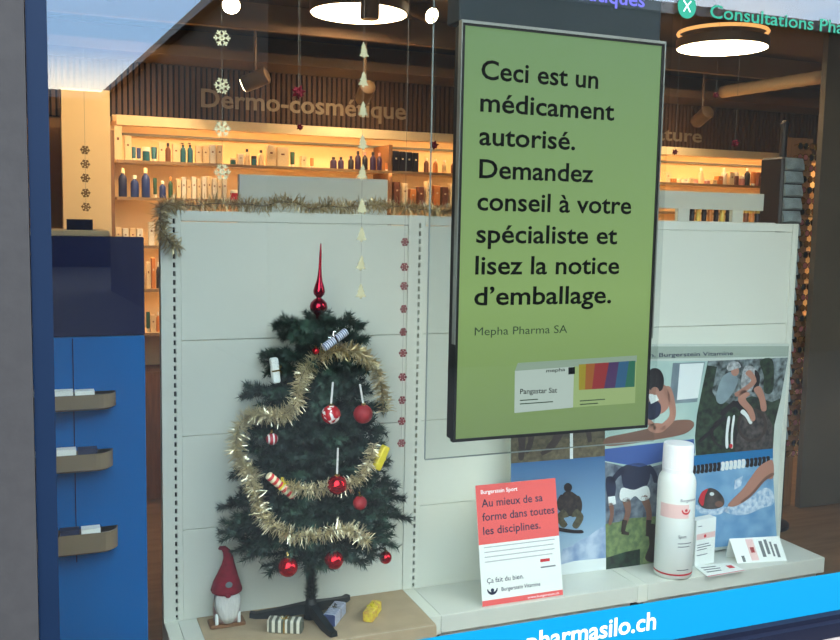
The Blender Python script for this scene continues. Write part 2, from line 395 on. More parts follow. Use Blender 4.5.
mat('screen_ink', (6,10,8), 1, spec=0); mat('screen_ink_soft', (40,56,40), 1, spec=0)
yt = ty+.004
for s, x0, y0, x1, y1, hh in [('Ceci est un', 481, 79.5, 598, 88, .058), ('médicament', 480, 111.5, 614, 120, .058), ('autorisé.', 479, 144.5, 575, 150, .058), ('Demandez', 479, 178, 593, 182, .058),
        ('conseil à votre', 477, 210.5, 631, 213.5, .058), ('spécialiste et', 476, 243, 617, 243.5, .058), ('lisez la notice', 475, 275, 619, 273, .058), ('d’emballage.', 474, 305, 611, 303, .058)]:
    p, q = PY(x0, y0, yt), PY(x1, y1, yt); p.z = (p.z+q.z)/2
    text('lettering', s, 'screen_ink', scr, p, X, Z, width=q.x-p.x, height=hh, bold=.016, words=True)
p, q = PY(474.5, 335.5, yt), PY(567, 334.5, yt); text('lettering', 'Mepha Pharma SA', 'screen_ink_soft', scr, p, X, Z, width=q.x-p.x, height=.026)
# picture of a carton on the screen (flat, self-lit like the rest of the picture)
def em(name, c, k=1.0): return mat(name, (4,4,4), .8, emit=c, es=k, spec=.05)
em('pix_white', (176,196,192)); em('pix_pale', (150,176,120)); em('pix_top', (140,164,150)); em('pix_olive', (150,140,40)); em('pix_orange', (150,92,44)); em('pix_red', (140,48,52)); em('pix_violet', (72,52,96)); em('pix_blue', (44,92,130)); em('pix_green', (40,104,84))
crt = poly('carton_picture', [(515,371),(574,366.5),(573,407.5),(514.5,413)], yt-.0015, 'pix_white', scr, 0)
poly('carton_picture', [(574,366.5),(636.5,362),(635,403),(573,407.5)], yt-.0015, 'pix_pale', scr, 0)
poly('carton_picture', [(518,363),(637,355.5),(636.5,362),(515,371)], yt-.0015, 'pix_top', scr, 0)
for a, b, c, d, m in [(579,586,579,585,'pix_olive'),(586,595,585,592,'pix_orange'),(595,609,592,604,'pix_red'),(609,619,604,615,'pix_violet'),(619,629,615,625,'pix_blue'),(629,635.5,625,634.5,'pix_green')]:
    f0 = lambda x: 364.5-(x-579)*.068; f1 = lambda x: 390-(x-579)*.058
    poly('colour_stripe', [(a, f0(a)), (b, f0(b)), (d, f1(d)), (c, f1(c))], yt-.0015, m, scr, 1)
poly('logo_square', [(568.5,367.5),(575,367),(575,374),(568.5,374.5)], yt-.0015, 'screen_ink', scr, 1)
for s, x0, y0, x1, hh, m in [('mepha', 546, 372.5, 565, .012, 'screen_ink'), ('Pangastar Sat', 520, 394, 557, .017, 'screen_ink')]:
    p, q = PY(x0, y0, yt-.004), PY(x1, y0-1.5, yt-.004); text('lettering', s, m, scr, p, (q-p), Z, width=(q-p).length, height=hh, bold=.01)
for x0, y0, x1 in [(520,400,538),(520,403.5,553),(580,400.5,605),(580,404,598)]:
    poly('fine_print', [(x0,y0),(x1,y0-(x1-x0)*.07),(x1,y0-(x1-x0)*.07+1),(x0,y0+1)], yt-.0015, 'screen_ink_soft', scr, 1)
# housing above the screen that carries it
col = MB().bevbox(tx0+.002, tx1+.004, ty+.03, ty+.12, tz1+.008, ZC-.002, .004).build('mounting_housing', 'tv_housing', tv, True)
# clear sheet behind the screen
ap = thing('acrylic_sheet', 'large clear acrylic sheet hanging behind the green screen', 'sheet', (1.55, .3, .96))
MB().box(1.118, 1.985, .262, .268, .955, 2.80).build('sheet', 'acrylic', ap, True)
mat('edge_light', (120,130,128), .5, spec=.1)
MB().box(1.115, 1.118, .262, .268, .955, 2.80).build('sheet_edge', 'edge_light', ap, True)
MB().box(1.118, 1.985, .262, .268, .952, .955).build('sheet_edge', 'edge_light', ap, True)
for x in (1.25, 1.85): MB().tube([(x, .265, 2.79), (x, .265, ZC)], .004, 6).build('hanger', 'silver', ap, True)

# ================================================================== CHRISTMAS TREE
TX, TY = 1.005, 1.055
tilt = .0
tree = thing('christmas_tree', 'green artificial Christmas tree on a dark tripod stand', 'tree', (TX-.02, TY, ZM))
P0 = PY(311, 596, TY); P1 = PY(317.5, 316, TY)
def axis(z): k = (z-P0.z)/(P1.z-P0.z); return P0.lerp(P1, k)
mb = MB(); mb.tube([axis(.17), axis(.5), axis(P1.z)], [.011, .011, .007], 8); mb.build('trunk', 'trunk', tree, True, True)
def needles(mb, a, b, n, ln, rnd, spread=.9, wd=.0016):
    d = (b-a); dn = d.normalized(); o = dn.orthogonal().normalized(); p = dn.cross(o)
    for i in range(n):
        c = a + d*rnd.random(); t = rnd.random()*6.283; rad = o*math.cos(t)+p*math.sin(t)
        dr = (rad*spread + dn*(.35+.4*rnd.random())).normalized(); l_ = ln*(.65+.5*rnd.random())
        s_ = dr.cross(dn).normalized()*wd
        mb.add([c-s_, c+s_, c+dr*l_], [(0,1,2)])
mb = MB(); needles(mb, axis(.20), axis(.52), 2600, .036, R, wd=.003, spread=1.2); mb.build('trunk_foliage', 'needle', tree, True)
levels = [(.475,.37,15,.02),(.53,.395,15,.05),(.59,.375,14,.06),(.655,.335,13,.05),(.735,.315,13,.05),(.81,.30,13,.05),(.885,.285,12,.05),(.96,.265,12,.05),(1.03,.245,11,.05),(1.095,.225,10,.05),(1.165,.205,7,.05),(1.235,.185,6,.05),(1.30,.17,5,.03)]
zb, ztp = P0.z, P1.z
for li, (z, Ln, nb, rise) in enumerate(levels):
    a0 = R.random()*6.28
    base = axis(z)
    for k in range(nb):
        a = a0 + k*2*math.pi/nb + R.uniform(-.12, .12); l_ = Ln*R.uniform(.84, 1.08) if li < 8 else Ln*R.uniform(.7, 1.2)
        dx, dy = math.cos(a), math.sin(a)
        ymax = YP-.03-base.y
        if dy > 0: l_ = min(l_, ymax/dy*1.0) if dy*l_ > ymax else l_
        if dy < 0: l_ *= (1-.22*(-dy))
        mb = MB(); ml = MB(); pts = []
        for q in range(6):
            t = q/5; pts.append(base + Vector((dx*l_*t, dy*l_*t, rise*1.2*t - .12*l_*t*t*2 + R.uniform(-.006,.006))))
        mb.tube(pts, [.004]*5+[.002], 4)
        for q in range(5): needles(mb, pts[q], pts[q+1], 95 if q else 34, .036, R, wd=.0023)
        for tw in (.45, .62, .78):
            for sgn in (-1, 1):
                o = base.lerp(pts[5], 0) + (pts[5]-base)*tw; o.z = pts[min(5, int(tw*5+.5))].z
                aa = a + sgn*(.6+R.random()*.3); tl = l_*.30*(1.15-tw*.55)*R.uniform(.8, 1.15)
                e = o + Vector((math.cos(aa)*tl, math.sin(aa)*tl, R.uniform(-.02, .025)))
                if e.y > YP-.03: e.y = YP-.03
                mb.tube([o, e], [.003, .0015], 4); needles(mb, o, e, int(70+tl*700), .034, R, wd=.0023)
        mb.v = [Vector((q.x, min(q.y, YP-.007), q.z)) for q in mb.v]
        mb.build('branch', 'needle' if (k+li) % 3 else 'needle_light', tree, True)
mb = MB()
for k in range(5):
    a = k*1.257; e = axis(1.26)+Vector((math.cos(a)*.05, math.sin(a)*.05, .09)); needles(mb, axis(1.28), e, 160, .03, R, wd=.0021)
needles(mb, axis(.45), axis(1.2), 6000, .065, R, wd=.0028)
mb.build('crown', 'needle', tree, True)
mb = MB(); hub = axis(.20); mb.lathe([(.022, .128), (.028, .130), (.030, .175), (.022, .20), (.018, .212)], 12, Matrix.Translation((hub.x, hub.y, 0))); mb.build('stand_hub', 'stand_green', tree, True, True)
for ex, ey in ((.745, 1.150), (1.165, 1.190), (1.008, .862)):
    mb = MB(); e = Vector((ex, ey, 0)); o = Vector((hub.x, hub.y, 0)); d = (e-o); side = Vector((-d.y, d.x, 0)).normalized()*.017
    rows = []
    for t, zt, hh, kk in ((0, .185, .03, 1.5), (.25, .172, .03, 1.1), (.6, .150, .026, 1), (.9, .134, .022, 1), (1.0, .136, .012, .8)):
        c = o + d*t; zt += .003
        rows.append([c-side*kk+Vector((0,0,zt-hh if zt-hh > ZM else ZM)), c+side*kk+Vector((0,0,max(zt-hh, ZM))), c+side*kk*.8+Vector((0,0,zt+.008)), c-side*kk*.8+Vector((0,0,zt+.008))])
    mb.loft(rows); mb.build('stand_leg', 'stand_green', tree, True, True)
# topper
tp = thing('tree_topper', 'dark red glass spire on the tip of the Christmas tree', 'topper', PY(318, 322, TY))
zt0 = tp.location.z; H = PY(321, 243, TY).z - zt0
mb = MB(); prof = [(.010,0),(.009,.06),(.010,.085),(.018,.105),(.031,.145),(.035,.195),(.031,.245),(.018,.29),(.009,.305),(.012,.32),(.021,.355),(.023,.395),(.019,.45),(.012,.52),(.0085,.58),(.006,.68),(.0045,.85),(.0025,.98),(.0008,1.0)]
mb.lathe([(r, z*H) for r, z in prof], 20); mb.build('spire', 'red_deep', tp, smooth='all'); tp.rotation_euler = (0, .03, 0)
def front_y(x, z):   # front surface of the foliage cone
    zz = min(max(z, .40), 1.36); lo = [(.40,.30),(.50,.34),(.66,.32),(.82,.285),(.97,.25),(1.16,.19),(1.36,.12)]
    for (a, ra), (b, rb) in zip(lo, lo[1:]):
        if a <= zz <= b: r = ra + (rb-ra)*(zz-a)/(b-a); break
    dx = x-axis(z).x; return TY - .80*math.sqrt(max(r*r-dx*dx, .0005))
def PT(x, y, extra=0.03):
    Y = TY-.2
    for _ in range(6):
        p = PY(x, y, Y); Y = front_y(p.x, p.z)-extra
    return PY(x, y, Y)
def smoothpath(pts, n=8):
    pts = [Vector(p) for p in pts]; out = []
    for i in range(len(pts)-1):
        p0, p1, p2, p3 = pts[max(i-1,0)], pts[i], pts[i+1], pts[min(i+2, len(pts)-1)]
        for k in range(n):
            t = k/n; out.append(.5*((2*p1)+(p2-p0)*t+(2*p0-5*p1+4*p2-p3)*t*t+(3*p1-p0-3*p2+p3)*t**3))
    return out+[pts[-1]]
def tinsel(name, path, rad, dens, label, group, m='tinsel', clampy=None, zmin=None):
    path = smoothpath(path); cen = sum(path, Vector())/len(path); rr = random.Random(len(label))
    mb = MB(); mb2 = MB(); core = MB(); core.tube(path, .002, 5)
    for a, b in zip(path, path[1:]):
        d = b-a; dn = d.normalized(); o = dn.orthogonal().normalized(); p = dn.cross(o)
        for i in range(max(1, int(d.length*dens*.66))):
            c = a+d*rr.random(); t = rr.random()*6.283; dr = (o*math.cos(t)+p*math.sin(t)+dn*rr.uniform(-.6,.6)).normalized()
            s_ = dr.cross(Vector((rr.uniform(-1,1), rr.uniform(-1,1), rr.uniform(-1,1)))).normalized()*.0015; l_ = rad*rr.uniform(.45, 1.25)
            mid = c+dr*l_*.55+Vector((rr.uniform(-1,1), rr.uniform(-1,1), rr.uniform(-1,1)))*.003; e = c+dr*l_+Vector((0,0,-.003))
            (mb if rr.random() < .68 else mb2).add([c-s_, c+s_, mid+s_, mid-s_, e+s_*.6, e-s_*.6], [(0,1,2,3),(3,2,4,5)])
    if clampy:
        for q in mb.v: q.y = min(q.y, clampy)
    if zmin:
        for q in mb.v:
            if q.y > YP-.012 and q.z < zmin: q.z = zmin + (zmin-q.z)*.2
    th = thing(name, label, 'tinsel', path[0], group=group)
    core.build('core', 'thread', th, True); mb.build('strands', m, th, True); mb2.build('strands', 'tinsel_sparkle', th, True); return th
G1 = 'gold tinsel garlands'
tinsel('tinsel_garland', [PT(x, y, .035) for x, y in [(322,354),(338,351),(356,352),(370,362),(379,378),(383,396),(386,412)]], .040, 3600, 'gold tinsel curving over the upper right of the Christmas tree', G1, 'tinsel_dark')
tinsel('tinsel_garland', [PT(x, y, .035) for x, y in [(322,356),(308,366),(300,382),(297,400),(287,413),(270,415),(252,414),(240,426),(236,445),(241,462),(255,478)]], .042, 4000, 'gold tinsel snaking down the left side of the Christmas tree', G1)
tinsel('tinsel_garland', [PT(x, y, .04) for x, y in [(282,484),(296,488),(312,490),(328,487),(350,484),(362,474),(370,460),(374,444)]], .034, 3200, 'pale tinsel swag across the middle of the Christmas tree', G1)
tinsel('tinsel_garland', [PT(x, y, .045) for x, y in [(250,480),(258,500),(264,518),(280,530),(300,536),(320,535),(340,529),(356,532),(368,542)]], .038, 3800, 'gold tinsel swag around the bottom of the Christmas tree', G1)
zt_ = ZT+.022
tp_ = [(XS[0]+.02, YP+.02, zt_)]
for k in range(1, 24): tp_.append((XS[0]+.02+k*.065, YP+.02+R.uniform(-.012,.012), zt_+R.uniform(-.008,.020)))
tinsel('tinsel_garland', tp_, .040, 3000, 'dark gold tinsel lying along the top edge of the white shelving', G1, 'tinsel_dark')
hang = [PY(163, 206, 1.19), PY(160, 216, 1.18), PY(161, 228, 1.175), PY(167, 238, 1.17), PY(172, 245, 1.17), PY(180, 246, 1.17)]
tinsel('tinsel_garland', [(.50, 1.235, ZT+.02)]+hang, .042, 4200, 'bushy tinsel end hanging at the left corner of the white shelving', G1, 'tinsel_dark', clampy=None)
# baubles
def bauble(px, py, r, m, label, yy=None, rib=None):
    p = PT(px, py, .05) if yy is None else PY(px, py, yy)
    o = thing('christmas_bauble', label, 'bauble', p, group='baubles on the tree')
    prof = [(r*math.sin(t*math.pi/14), -r*math.cos(t*math.pi/14)) for t in range(15)]; prof[0] = (.0004, -r); prof[-1] = (.0004, r)
    MB().lathe(prof, 24).build('ball', m, o, smooth='all')
    MB().lathe([(r*.28, r*.94), (r*.28, r*1.14), (r*.2, r*1.16)], 12).build('cap', 'gold', o, smooth=True)
    top = PY(rib[0], rib[1], p.y+.012)-p if rib else Vector((0, .01, r*1.5))
    mb = MB(); a, b = Vector((0,0,r*1.12)), top; s_ = Vector((.0035, 0, 0))
    mb.add([a-s_, a+s_, b+s_, b-s_, a-s_+Vector((0,.001,0)), a+s_+Vector((0,.001,0)), b+s_+Vector((0,.001,0)), b-s_+Vector((0,.001,0))], [(0,1,2,3),(7,6,5,4),(0,4,5,1),(1,5,6,2),(2,6,7,3),(3,7,4,0)])
    mb.build('ribbon' if rib else 'loop', 'ribbon' if rib else 'gold', o); return o
wr = mat('bauble_mixed', (176,16,28), .15, col2=(236,226,222), nscale=34)
_e = [n for n in wr.node_tree.nodes if n.type == 'VALTORGB'][0].color_ramp.elements; _e[0].position = .40; _e[1].position = .44
bauble(331, 414.5, .035, 'bauble_mixed', 'shiny red bauble with white pattern high on the tree', rib=(333, 382))
bauble(363, 414, .036, 'red_matte', 'matte glittery red bauble at the upper right of the tree', rib=(360, 384))
bauble(272, 439, .022, 'bauble_stripe', 'small red and white striped bauble on the left of the tree')
bauble(337, 485, .036, 'red_gloss', 'glossy red bauble hanging on a long ribbon in the tree centre', rib=(338, 448))
bauble(360, 503, .026, 'red_matte', 'small dark red bauble between the lower right branches')
bauble(288, 567, .036, 'red_gloss', 'glossy red bauble hanging left of the bare trunk', .80)
bauble(334, 560, .035, 'red_gloss', 'glossy red bauble hanging just right of the trunk', .79)
bauble(385.5, 557.5, .025, 'red_gloss', 'small red bauble hanging at the far right under the tree', .90)
bauble(316, 351, .013, 'red_gloss', 'tiny red ball near the top of the tree')
# wrapped gifts
def gift(loc, rot, L_, W_, H_, m, label, bow='gold', group='small wrapped gifts', rnd=False):
    o = thing('gift_parcel', label, 'gift', loc, rot, group)
    if rnd:
        mb = MB(); M = Matrix.Translation((0, 0, H_/2)) @ Matrix.Rotation(math.pi/2, 4, 'Y'); mb.lathe([(H_*.42, -L_/2), (H_*.5, -L_/2+.004), (H_*.5, L_/2-.004), (H_*.42, L_/2)], 16, M); mb.build('parcel', m, o, smooth=True)
    else: MB().bevbox(-L_/2, L_/2, -W_/2, W_/2, 0, H_, .004).build('parcel', m, o)
    mb = MB(); zt = H_
    for s_ in (-1, 1):
        mb.tube([(0,0,zt+.001), (s_*.012, .004, zt+.012), (s_*.018, 0, zt+.008), (s_*.012, -.004, zt+.002), (0,0,zt+.001)], .0022, 5)
    mb.build('bow', bow, o, smooth=True)
    MB().box(-.003, .003, -W_/2-.001, W_/2+.001, -.0 if False else .001, H_+.001).build('ribbon', bow, o); return o
gp = PZ(286, 632, ZM); gift((gp.x, gp.y+.01, ZM), (0,0,-.45), .135, .05, .05, 'gift_stripe', 'gift with green and cream stripes lying in front of the tree stand', 'gold')
gp = PZ(335, 622, ZM); gift((gp.x+.005, gp.y+.02, ZM), (0,0,.95), .14, .05, .05, 'gift_blue', 'silver blue striped gift beside the tree stand leg', 'silver')
gp = PZ(373, 617, ZM); gift((gp.x, gp.y+.01, ZM), (0,0,.95), .13, .042, .042, 'gift_yellow', 'small yellow gift on the brown mat right of the tree', 'yellow')
for px, py, rot, Ls, m, lab, bw in [(278, 489, (0, .75, .1), .13, 'gift_redstripe', 'red and cream striped gift roll on the lower left branches', 'yellow'), (337, 343, (0, -.55, .2), .11, 'gift_blue', 'silver gift roll near the top of the tree', 'silver'), (271, 371, (0, 1.45, 0), .095, 'white_paper', 'slim white gift with gold bow on the upper left branches', 'gold'), (384, 459, (0, -1.1, .2), .095, 'yellow', 'crumpled yellow gift on the right side of the tree', 'yellow')]:
    gift(PT(px, py, .06), rot, Ls, .028, .03, m, lab, bw, rnd=(m != 'white_paper' and m != 'yellow'))
# gnome
gb = PZ(227, 625, ZM)
gn = thing('christmas_gnome', 'little gnome figure with tall red felt hat and white beard', 'gnome', (gb.x, gb.y+.01, ZM))
gn.scale = (1.18, 1.15, 1.0)
MB().bevbox(-.058, .058, -.032, .032, 0, .016, .003).build('base', 'wood', gn)
MB().lathe([(.03,.016),(.043,.022),(.045,.06),(.04,.12),(.03,.15)], 18).build('body', mat('gnome_body', (150,110,104), .9, col2=(205,190,182), nscale=40), gn, smooth='all')
mb = MB(); rows = []
for z, ww, y_ in ((.024,.018,-.047),(.05,.034,-.050),(.09,.044,-.050),(.12,.043,-.046),(.145,.030,-.036)):
    rows.append([(ww*math.cos(t*math.pi/8), y_+.03 - .03*abs(math.sin(t*math.pi/8))**.7 if math.sin(t*math.pi/8) >= 0 else y_+.03, z) for t in range(0, 9)] + [(ww*.8, y_+.035, z), (-ww*.8, y_+.035, z)])
mb.loft([[(-q[0] if False else q[0], q[1], q[2]) for q in r] for r in rows]); mb.build('beard', 'beard', gn, smooth='all')
mb = MB(); hat = [((0,0,.135),.049),((0,0,.142),.052),((.001,0,.17),.045),((.004,0,.205),.033),((.006,0,.24),.022),((.006,0,.27),.016),((.001,0,.293),.013),((-.009,0,.308),.010),((-.02,0,.309),.008),((-.025,0,.304),.003)]
mb.tube([c for c, r in hat], [r for c, r in hat], 16); mb.build('hat', 'red_felt', gn, smooth='all')
MB().lathe([(.0005,-.009),(.007,-.005),(.009,0),(.007,.005),(.0005,.009)], 10, Matrix.Translation((-.005,-.058,.140))).build('nose', 'red_felt', gn, smooth='all')
MB().lathe([(.011,-.0015),(.012,0),(.009,.0015)], 10, Matrix.Translation((0,-.046,.178)) @ Matrix.Rotation(1.4, 4, 'X')).build('patch', 'print_grey', gn)
for s_ in (-1, 1): MB().lathe([(.006,.016),(.006,.055),(.004,.058)], 8, Matrix.Translation((s_*.036, -.026, 0))).build('leg', 'white_paper', gn, smooth=True)

# ================================================================== SPORT DISPLAY
# collage board
YQ = 1.132
pb = thing('photo_board', 'tall board with a collage of sport photographs standing on the right shelf', 'display board', (2.7, YQ, ZF))
def pq(x, y): return (x, y)
mb = MB(); mb.prism([PY(511, 345, YQ), PY(789.5, 344, YQ), PY(787, 380, YQ), PY(781, 440, YQ), PY(777.5, 500, YQ), PY(777.5, 541.5, YQ), PZ(511, 581, ZF)+Vector((0, 0, .001))], Vector((0, .012, 0)))
for q in mb.v: q.z = max(q.z, ZF+.001)
mb.build('backing_board', mat('board', (190,200,190), .7), pb, True)
poly('header_strip', [(512,347),(789,346),(788,356.5),(512,361)], YQ, mat('strip', (150,164,152), .7), pb, 1)
# photographs (flat print)
mat('ph_brown', (92,86,66), .4, col2=(66,60,46), nscale=22); mat('ph_yoga', (176,200,190), .4, col2=(150,178,172), nscale=5)
mat('ph_bike', (52,60,58), .4, col2=(22,30,26), nscale=16); mat('ph_pool', (128,170,200), .4, col2=(98,146,184), nscale=12)
mat('ph_pool_dark', (28,108,160), .4); mat('ph_grass', (104,128,72), .4, col2=(70,92,56), nscale=20); mat('ph_snow', (180,196,212), .4, col2=(120,146,180), nscale=14)
mat('ph_sky', (52,104,160), .4); mat('ph_leg', (58,48,44), .4); mat('ph_navy', (38,44,66), .4); mat('ph_olive', (84,82,56), .4); mat('ph_skin', (168,122,104), .4); mat('ph_skin_dark', (120,88,74), .4)
mat('ph_hair', (36,32,34), .4); mat('ph_mat', (60,88,150), .4); mat('ph_leaf', (36,62,44), .4, col2=(16,28,22), nscale=24); mat('ph_grey', (130,150,156), .4, col2=(104,120,128), nscale=8); mat('ph_white', (214,222,220), .4); mat('ph_stone', (86,80,76), .4, col2=(50,48,48), nscale=20)
gradient('ph_skygrad', [(0, (176,196,206)), (.45, (126,160,186)), (1, (58,100,144))])
def photo(px, m, ly=1): return poly('photograph', px, YQ, m, pb, ly)
mat('ph_canopy', (136,150,152), .5, col2=(24,32,30), nscale=26); mat('ph_forest', (50,68,50), .5, col2=(18,24,22), nscale=30); mat('ph_rock', (84,78,74), .5, col2=(40,38,38), nscale=36)
mat('ph_field', (122,140,88), .5, col2=(84,104,70), nscale=30); mat('ph_crowd', (120,132,142), .5, col2=(66,76,92), nscale=24); mat('ph_shirt', (176,182,182), .5, col2=(120,126,128), nscale=60); mat('ph_splash', (204,218,226), .5, col2=(132,166,196), nscale=44)
mat('ph_jacket', (62,52,48), .5, col2=(38,34,36), nscale=60); mat('ph_trouser', (96,92,68), .5, col2=(66,64,50), nscale=60); mat('ph_earth', (104,96,72), .5, col2=(72,66,50), nscale=40)
def fig(a, m, *shapes, ly=3):
    for q in shapes: poly('printed_figure', q, YQ, m, a, ly)
def area(a, m, q, ly=2): return poly('printed_area', q, YQ, m, a, ly)
def limb(pts, w0, w1):      # tapering outline round a bent line of photo points
    L_, R_ = [], []
    for i, (x, y) in enumerate(pts):
        x0, y0 = pts[max(i-1, 0)]; x1, y1 = pts[min(i+1, len(pts)-1)]; d = math.hypot(x1-x0, y1-y0); w_ = (w0+(w1-w0)*i/(len(pts)-1))/2
        nx, ny = -(y1-y0)/d*w_, (x1-x0)/d*w_; L_.append((x+nx, y+ny)); R_.append((x-nx, y-ny))
    return L_+R_[::-1]
def ring(cx, cy, rx, ry, n=14): return [(cx+rx*math.cos(t*2*math.pi/n), cy+ry*math.sin(t*2*math.pi/n)) for t in range(n)]
# walkers' legs on dry grass
a = photo([(511,425),(605,425),(605,456),(511,463.5)], 'ph_earth')
area(a, 'ph_brown', [(511,425),(605,425),(605,438),(511,440)])
fig(a, 'ph_leg', limb([(521,428),(522,445),(521,459)], 8, 5), limb([(530,428),(531,440),(527,452)], 7, 4), limb([(560,428),(556,440),(548,450)], 9, 6), limb([(548,450),(541,454)], 5, 4), limb([(588,428),(590,442)], 6, 4))
area(a, 'ph_white', [(570,430),(573,430),(573,458.8),(570,459)], 3)
# snowboarder
a = photo([(511,463.5),(605,456),(606,569.5),(545,577.5),(511,580.5)], 'ph_skygrad')
area(a, 'ph_snow', [(563,549),(572,546),(580,540),(588,537),(596,531),(605.5,525),(606,569.5),(556,576)])
area(a, 'ph_white', [(556,566),(575,561),(606,558),(606,569.5),(556,576)], 3)
fig(a, 'ph_jacket', [(563,494),(568,491),(574,493),(579,498),(581,506),(577,515),(568,516),(562,512),(561,502)], limb([(563,496),(559,503),(561,510)], 5, 4), limb([(577,497),(580,504),(579,512)], 5, 4))
fig(a, 'ph_hair', ring(568, 487.5, 4, 4.5), ly=4)
fig(a, 'ph_trouser', limb([(566,513),(560,518),(565,526)], 9, 6), limb([(574,513),(580,517),(575,527)], 9, 6), ly=4)
fig(a, 'ph_hair', [(553,526),(562,528),(575,530),(582,530),(583,533),(572,533),(558,531),(552,529)], ly=5)
# footballers
a = photo([(605,456),(690,440),(690,559),(606,569.5)], 'ph_crowd')
area(a, 'ph_field', [(605.5,524),(618,522),(632,518),(650,517),(690,512),(690,559),(606,569.5)])
area(a, 'ph_leaf', [(606,558),(625,552),(640,549),(640,565),(606,569.5)], 3)
fig(a, 'ph_navy', [(622,468),(630,464),(641,463),(649,467),(650,477),(645,488),(634,491),(625,489),(622,480)], limb([(624,469),(617,475),(612,482)], 6, 4), limb([(648,467),(654,474),(656,482)], 6, 4), [(606,479),(613,477),(616,486),(614,498),(608,499)])
fig(a, 'ph_white', [(622,488),(634,490),(647,486),(650,497),(642,501),(635,496),(628,502),(620,499)], [(608,497),(615,496),(616,504),(609,506)], ly=4)
fig(a, 'ph_skin_dark', limb([(626,499),(628,512),(624,526)], 7, 4), limb([(644,497),(649,512),(648,528)], 7, 4), limb([(611,504),(612,514),(610,524)], 4, 3), ly=4)
fig(a, 'ph_leg', limb([(625,520),(623,532)], 5, 4), limb([(649,520),(648,534)], 5, 4), limb([(622,532),(629,534)], 4, 3), limb([(646,534),(654,536)], 4, 3), limb([(652,526),(654,545),(650,560)], 8, 10), ly=5)
# yoga
a = photo([(605,425),(640,361),(708,361),(703,385),(697,415),(695,437),(696,455),(640,470),(605,462)], 'ph_yoga', 2)
area(a, 'ph_grey', [(673,363),(705,362),(697,402),(669,404)], 3); area(a, 'ph_white', [(680,364),(704,363),(698,398),(677,400)], 4)
area(a, 'ph_mat', [(605,449),(640,445),(694,439),(695,453),(640,467),(605,461)], 3)
fig(a, 'ph_skin_dark', [(606,438),(628,433),(650,428),(672,421),(690,420),(694,426),(684,434),(660,439),(630,444),(606,446)], ly=4)
fig(a, 'ph_skin', [(650,388),(658,384),(666,386),(670,396),(668,408),(660,414),(650,412),(647,400)], limb([(667,388),(672,404),(672,418),(662,428)], 7, 6), limb([(650,392),(646,406),(648,420),(656,428)], 6, 5), ring(657, 428, 9, 5), ly=5)
fig(a, 'ph_navy', [(649,402),(656,400),(661,406),(659,416),(650,420),(646,412)], ly=6); fig(a, 'ph_white', [(648,394),(656,394),(659,400),(651,404)], ly=7)
fig(a, 'ph_hair', [(649,372),(655,368),(661,371),(664,380),(662,390),(655,391),(649,388)], ly=7); fig(a, 'ph_skin', ring(655, 391, 4, 4), ly=8)
# mountain biker
bk = [(708,361),(788,357.5),(781,398),(774.5,425),(773,448.5),(696,455.5),(695,437),(697,415),(703,385)]
a = photo(bk, 'ph_forest', 3)
area(a, 'ph_canopy', [(708,361),(788,357.5),(781,398),(772,402),(752,396),(730,404),(716,398),(706,380)], 4)
fig(a, 'ph_grey', [(722,378),(732,372),(738,380),(732,394),(722,404),(716,398)], ly=5); fig(a, 'ph_forest', limb([(766,360),(769,376),(768,392)], 12, 8), limb([(712,366),(708,392)], 10, 8), ly=5)
area(a, 'ph_rock', [(734,452),(738,430),(748,414),(764,410),(772.5,425),(773,448.5)], 4)
fig(a, 'ph_hair', ring(724, 433, 13, 15), ly=5); fig(a, 'ph_forest', ring(724, 433, 10.5, 12.5), ly=6)
fig(a, 'ph_leg', ring(752, 425, 15, 17), ly=5); fig(a, 'ph_rock', ring(752, 425, 12, 14), ly=6)
fig(a, 'ph_shirt', [(744,368),(751,366),(757,370),(759,378),(754,388),(746,392),(741,386)], ly=7); fig(a, 'ph_hair', [(755,370),(760,376),(758,388),(752,392),(755,382)], ly=8)
fig(a, 'ph_skin', limb([(748,372),(754,381),(744,390),(736,395)], 6, 4), limb([(746,392),(742,400),(750,410),(753,420)], 9, 5), limb([(757,388),(762,398),(764,410)], 7, 5), ring(735, 371, 4, 5), ly=9)
fig(a, 'ph_shirt', [(727,367),(731,362),(738,362),(741,367),(735,369),(729,371)], ly=10)
fig(a, 'ph_hair', limb([(722,414),(732,405),(742,403)], 5, 5), limb([(733,402),(740,408),(747,416)], 4, 4), limb([(700,441),(712,430),(724,418)], 3, 3), ly=8)
fig(a, 'ph_white', limb([(729,418),(727,434),(727,447)], 2.5, 2.5), limb([(734,417),(732,433),(732,447)], 2, 2), limb([(742,411),(747,416),(751,423)], 4, 3), ly=9); fig(a, 'print_red', ring(731, 446, 1.6, 2.2), ly=10)
# swimmer
sw = [(696,455.5),(773,448.5),(773,470),(775,510),(777,541),(700,549),(690,551),(690,456)]
a = photo(sw, 'ph_pool', 2)
area(a, 'ph_pool_dark', [(692,456),(773,448.5),(773,458),(692,466)], 3)
for i in range(19):
    x = 693+i*4.1; y = 469.8-i*.52; fig(a, 'ph_white' if 7 <= i <= 12 else 'ph_hair', limb([(x+1.2, y-4), (x+1.6, y), (x+.6, y+4)], 3, 3), ly=4)
fig(a, 'ph_splash', [(724,510),(736,502),(750,498),(764,488),(773,492),(773,504),(762,508),(748,514),(734,515)], [(696,505),(708,508),(722,506),(728,510),(716,515),(700,513)], [(735,480),(743,476),(741,486),(734,490)])
fig(a, 'ph_skin', [(773,461),(766,462),(758,468),(750,479),(742,490),(732,500),(728,506),(736,506),(746,500),(756,489),(764,479),(773,478)], ly=5); fig(a, 'ph_skin_dark', limb([(773,474),(764,480),(752,494),(742,502)], 3, 2), ly=6)
